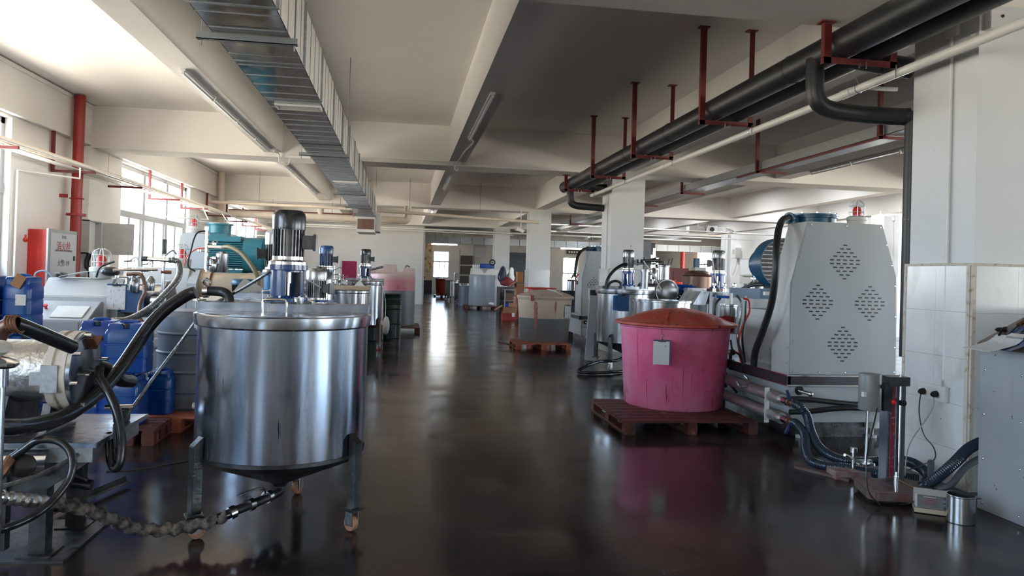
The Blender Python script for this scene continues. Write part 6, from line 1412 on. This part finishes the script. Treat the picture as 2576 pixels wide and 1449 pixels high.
tag(B().cyl((4.25, 53.2, 0), (4.25, 53.2, 0.02), .1, n=8).cyl((3.95, 53.5, .0), (3.95, 53.5, 1.45), .16, n=14).ball((3.95, 53.5, 1.45), .16, 12).build('gas_cylinder', PLG, loc=(3.95, 53.5, 0)), 'pale gas cylinder standing at the far window', 'gas cylinder')
tag(B().box(-1.0, 2.2, 53.0, 53.9, 0, .95).build('dark_basin', SCR, loc=(.5, 53.5, 0)), 'long dark basin along the stained cream wall far back', 'basin')
tub('tall pink-streaked white tub behind the grey-blue tank at right', 4.72, 35.4, 0, 1.15, .33, .38, mat('pink_streaked_tub', (.62, .50, .48), .4, layers=(((.5, .06, .08), 4, .48, .6, .3),)), LID)
def carton(lab, x0, x1, y0, y1, z0, z1, m=CARD, open_=False, rz=0):
    t = thing('cardboard_box', lab, 'box', ((x0 + x1) / 2, y0, z0), group='cardboard boxes')
    B().box(x0, x1, y0, y1, z0, z1, rz).build('body', m, t)
    if open_:
        B().obox((x0 - .12, (y0 + y1) / 2, z1 - .02), (.30, y1 - y0, .01), Matrix.Rotation(-.6, 3, 'Y')).build('flap', CARD, t)
        B().obox(((x0 + x1) / 2, y0 - .02, z1 - .09), (x1 - x0, .01, .19), Matrix.Rotation(.12, 3, 'X')).build('flap', CARD, t)
    return t
carton('open red and brown cardboard box on the floor near the third column', 3.36, 3.82, 24.2, 24.6, 0, .42, CARDR, True)
tag(B().box(3.66, 3.76, 24.185, 24.19, .12, .30).build('box_label', PAPER, loc=(3.7, 24.19, .2)), 'pale square label on the open red cardboard box', 'label')
carton('small cardboard box standing inside the open red box', 3.60, 3.85, 24.3, 24.5, .43, .56)
carton('upright cardboard carton on top of the pile left of the third column', 3.98, 4.17, 25.2, 25.6, 1.24, 1.62, mat('orange_cardboard', (.50, .20, .08), .7))
carton('open cardboard box in the middle of the pile left of the third column', 3.92, 4.18, 25.0, 25.5, .80, 1.20, CARD, True)
carton('reddish cardboard box at the bottom of the pile left of the third column', 3.90, 4.18, 24.9, 25.5, .0, .78, mat('pinkish_cardboard', (.45, .20, .15), .7))
for k in range(4): tag(B().box(3.84, 3.99, 23.6, 23.8, k * .14, k * .14 + .13).bev(.015).build('white_tub', PLW, loc=(3.9, 23.7, k * .14)), ['lowest white plastic tub of the small stack by the cream tub', 'second white plastic tub of the small stack by the cream tub', 'third white plastic tub of the small stack by the cream tub', 'topmost white plastic tub of the small stack by the cream tub'][k], 'tub', 'small white tubs')
tag(B().box(3.82, 4.02, 23.58, 23.82, .56, .60).build('red_tray', REDB, loc=(3.9, 23.7, .56)), 'red tray on top of the small white tubs', 'tray')
t = thing('steel_trolley', 'steel trolley with dark boxes left of the third column', 'trolley', (4.2, 28.2, 0))
for zz in (.1, .5, .92): B().box(3.95, 4.45, 28, 28.6, zz, zz + .02).build('shelf', GALV, t)
for x in (3.95, 4.45): B().box(x - .02, x + .02, 28, 28.04, 0, .95).build('post', GALV, t)
tag(B().box(4.0, 4.25, 28.05, 28.4, .52, .80).build('dark_box', BROWN, loc=(4.1, 28.2, .52)), 'brown box on the middle trolley shelf', 'box')
tag(B().box(4.0, 4.35, 28.05, 28.4, .12, .42).build('blue_box', BLUEP, loc=(4.1, 28.2, .12)), 'dark blue box on the lowest trolley shelf', 'box')
def sack(c, r, sq, seed=1):
    b = B(); b.ball((0, 0, 0), r, 18, sq); random.seed(seed)
    from mathutils import noise as nz
    for v in b.bm.verts:
        n_ = nz.noise(v.co * (3.2 / r * .3) + V((seed, 0, 0))); v.co *= 1 + .45 * n_
        v.co.z = max(v.co.z, -r * sq[2] * .75)
        v.co += V(c)
    return b
tag(sack((4.15, 29, 1.20), .27, (1, .8, .7), 2).build('red_sack', mat('dark_red_sack', (.16, .015, .02), .6), loc=(4.15, 29, 1.0)), 'dark red sack left of the third column', 'sack')
tag(sack((4.02, 29.3, 1.42), .25, (.7, .8, 1.5), 4).build('blue_sack', mat('dark_blue_sack', (.02, .025, .05), .5), loc=(4.05, 29.3, 1.4)), 'dark blue sack behind the red sack', 'sack')
tag(sack((4.36, 29.4, 1.45), .20, (.8, .8, 1.5), 7).build('white_bag', PLW, loc=(4.38, 29.4, 1.4)), 'white plastic bag behind the red sack', 'bag')
tag(B().box(3.85, 4.7, 28.7, 29.7, 0, 1.02).build('storage_bench', IRON, loc=(4.2, 29.2, 0)), 'dark bench carrying the sacks', 'bench')
# things beyond third and second column
t = thing('valve_cluster', 'steel pots and red-tipped valves left of the farther grey machine', 'valve', (4.5, 19.8, 0))
B().box(4.3, 5.0, 19.7, 20.2, 0, 1.12).build('frame', IRON, t); B().lathe([(.13, 0), (.13, .26), (.10, .3)], (4.62, 19.8, 1.12), n=24).build('steel_pot', STEEL, t)
valves(t, 4.85, 19.75, 1.12, 1.1, 31)
for k in range(4): B().tube([(4.6 + k * .12, 19.7, 1.45), (4.63 + k * .12, 19.65, 1.55), (4.7 + k * .12, 19.65, 1.5), (4.7 + k * .12, 19.65, 1.1)], .02, n=6).build('red_tube', REDB if k % 2 else COPPER, t)
tag(B().lathe([(.29, 0), (.29, .9)], (8.2, 33, .5), n=24).build('blue_drum', BLUEM, loc=(8.2, 33, .5)), 'blue drum standing below the far window between the columns', 'drum')
tag(B().box(7.7, 8.7, 32.5, 33.5, 0, .5).build('drum_platform', IRON, loc=(8.2, 33, 0)), 'dark low platform carrying the blue drum', 'platform')
# floor marks
t = hose('drag_mark', 'thin dark streak of dried liquid on the floor left of the foreground tank', [(-2.05, 5.70, .002), (-1.85, 5.74, .002), (-1.7, 5.88, .002), (-1.54, 6.01, .002)], .008, SCR, 'stain', n=6)
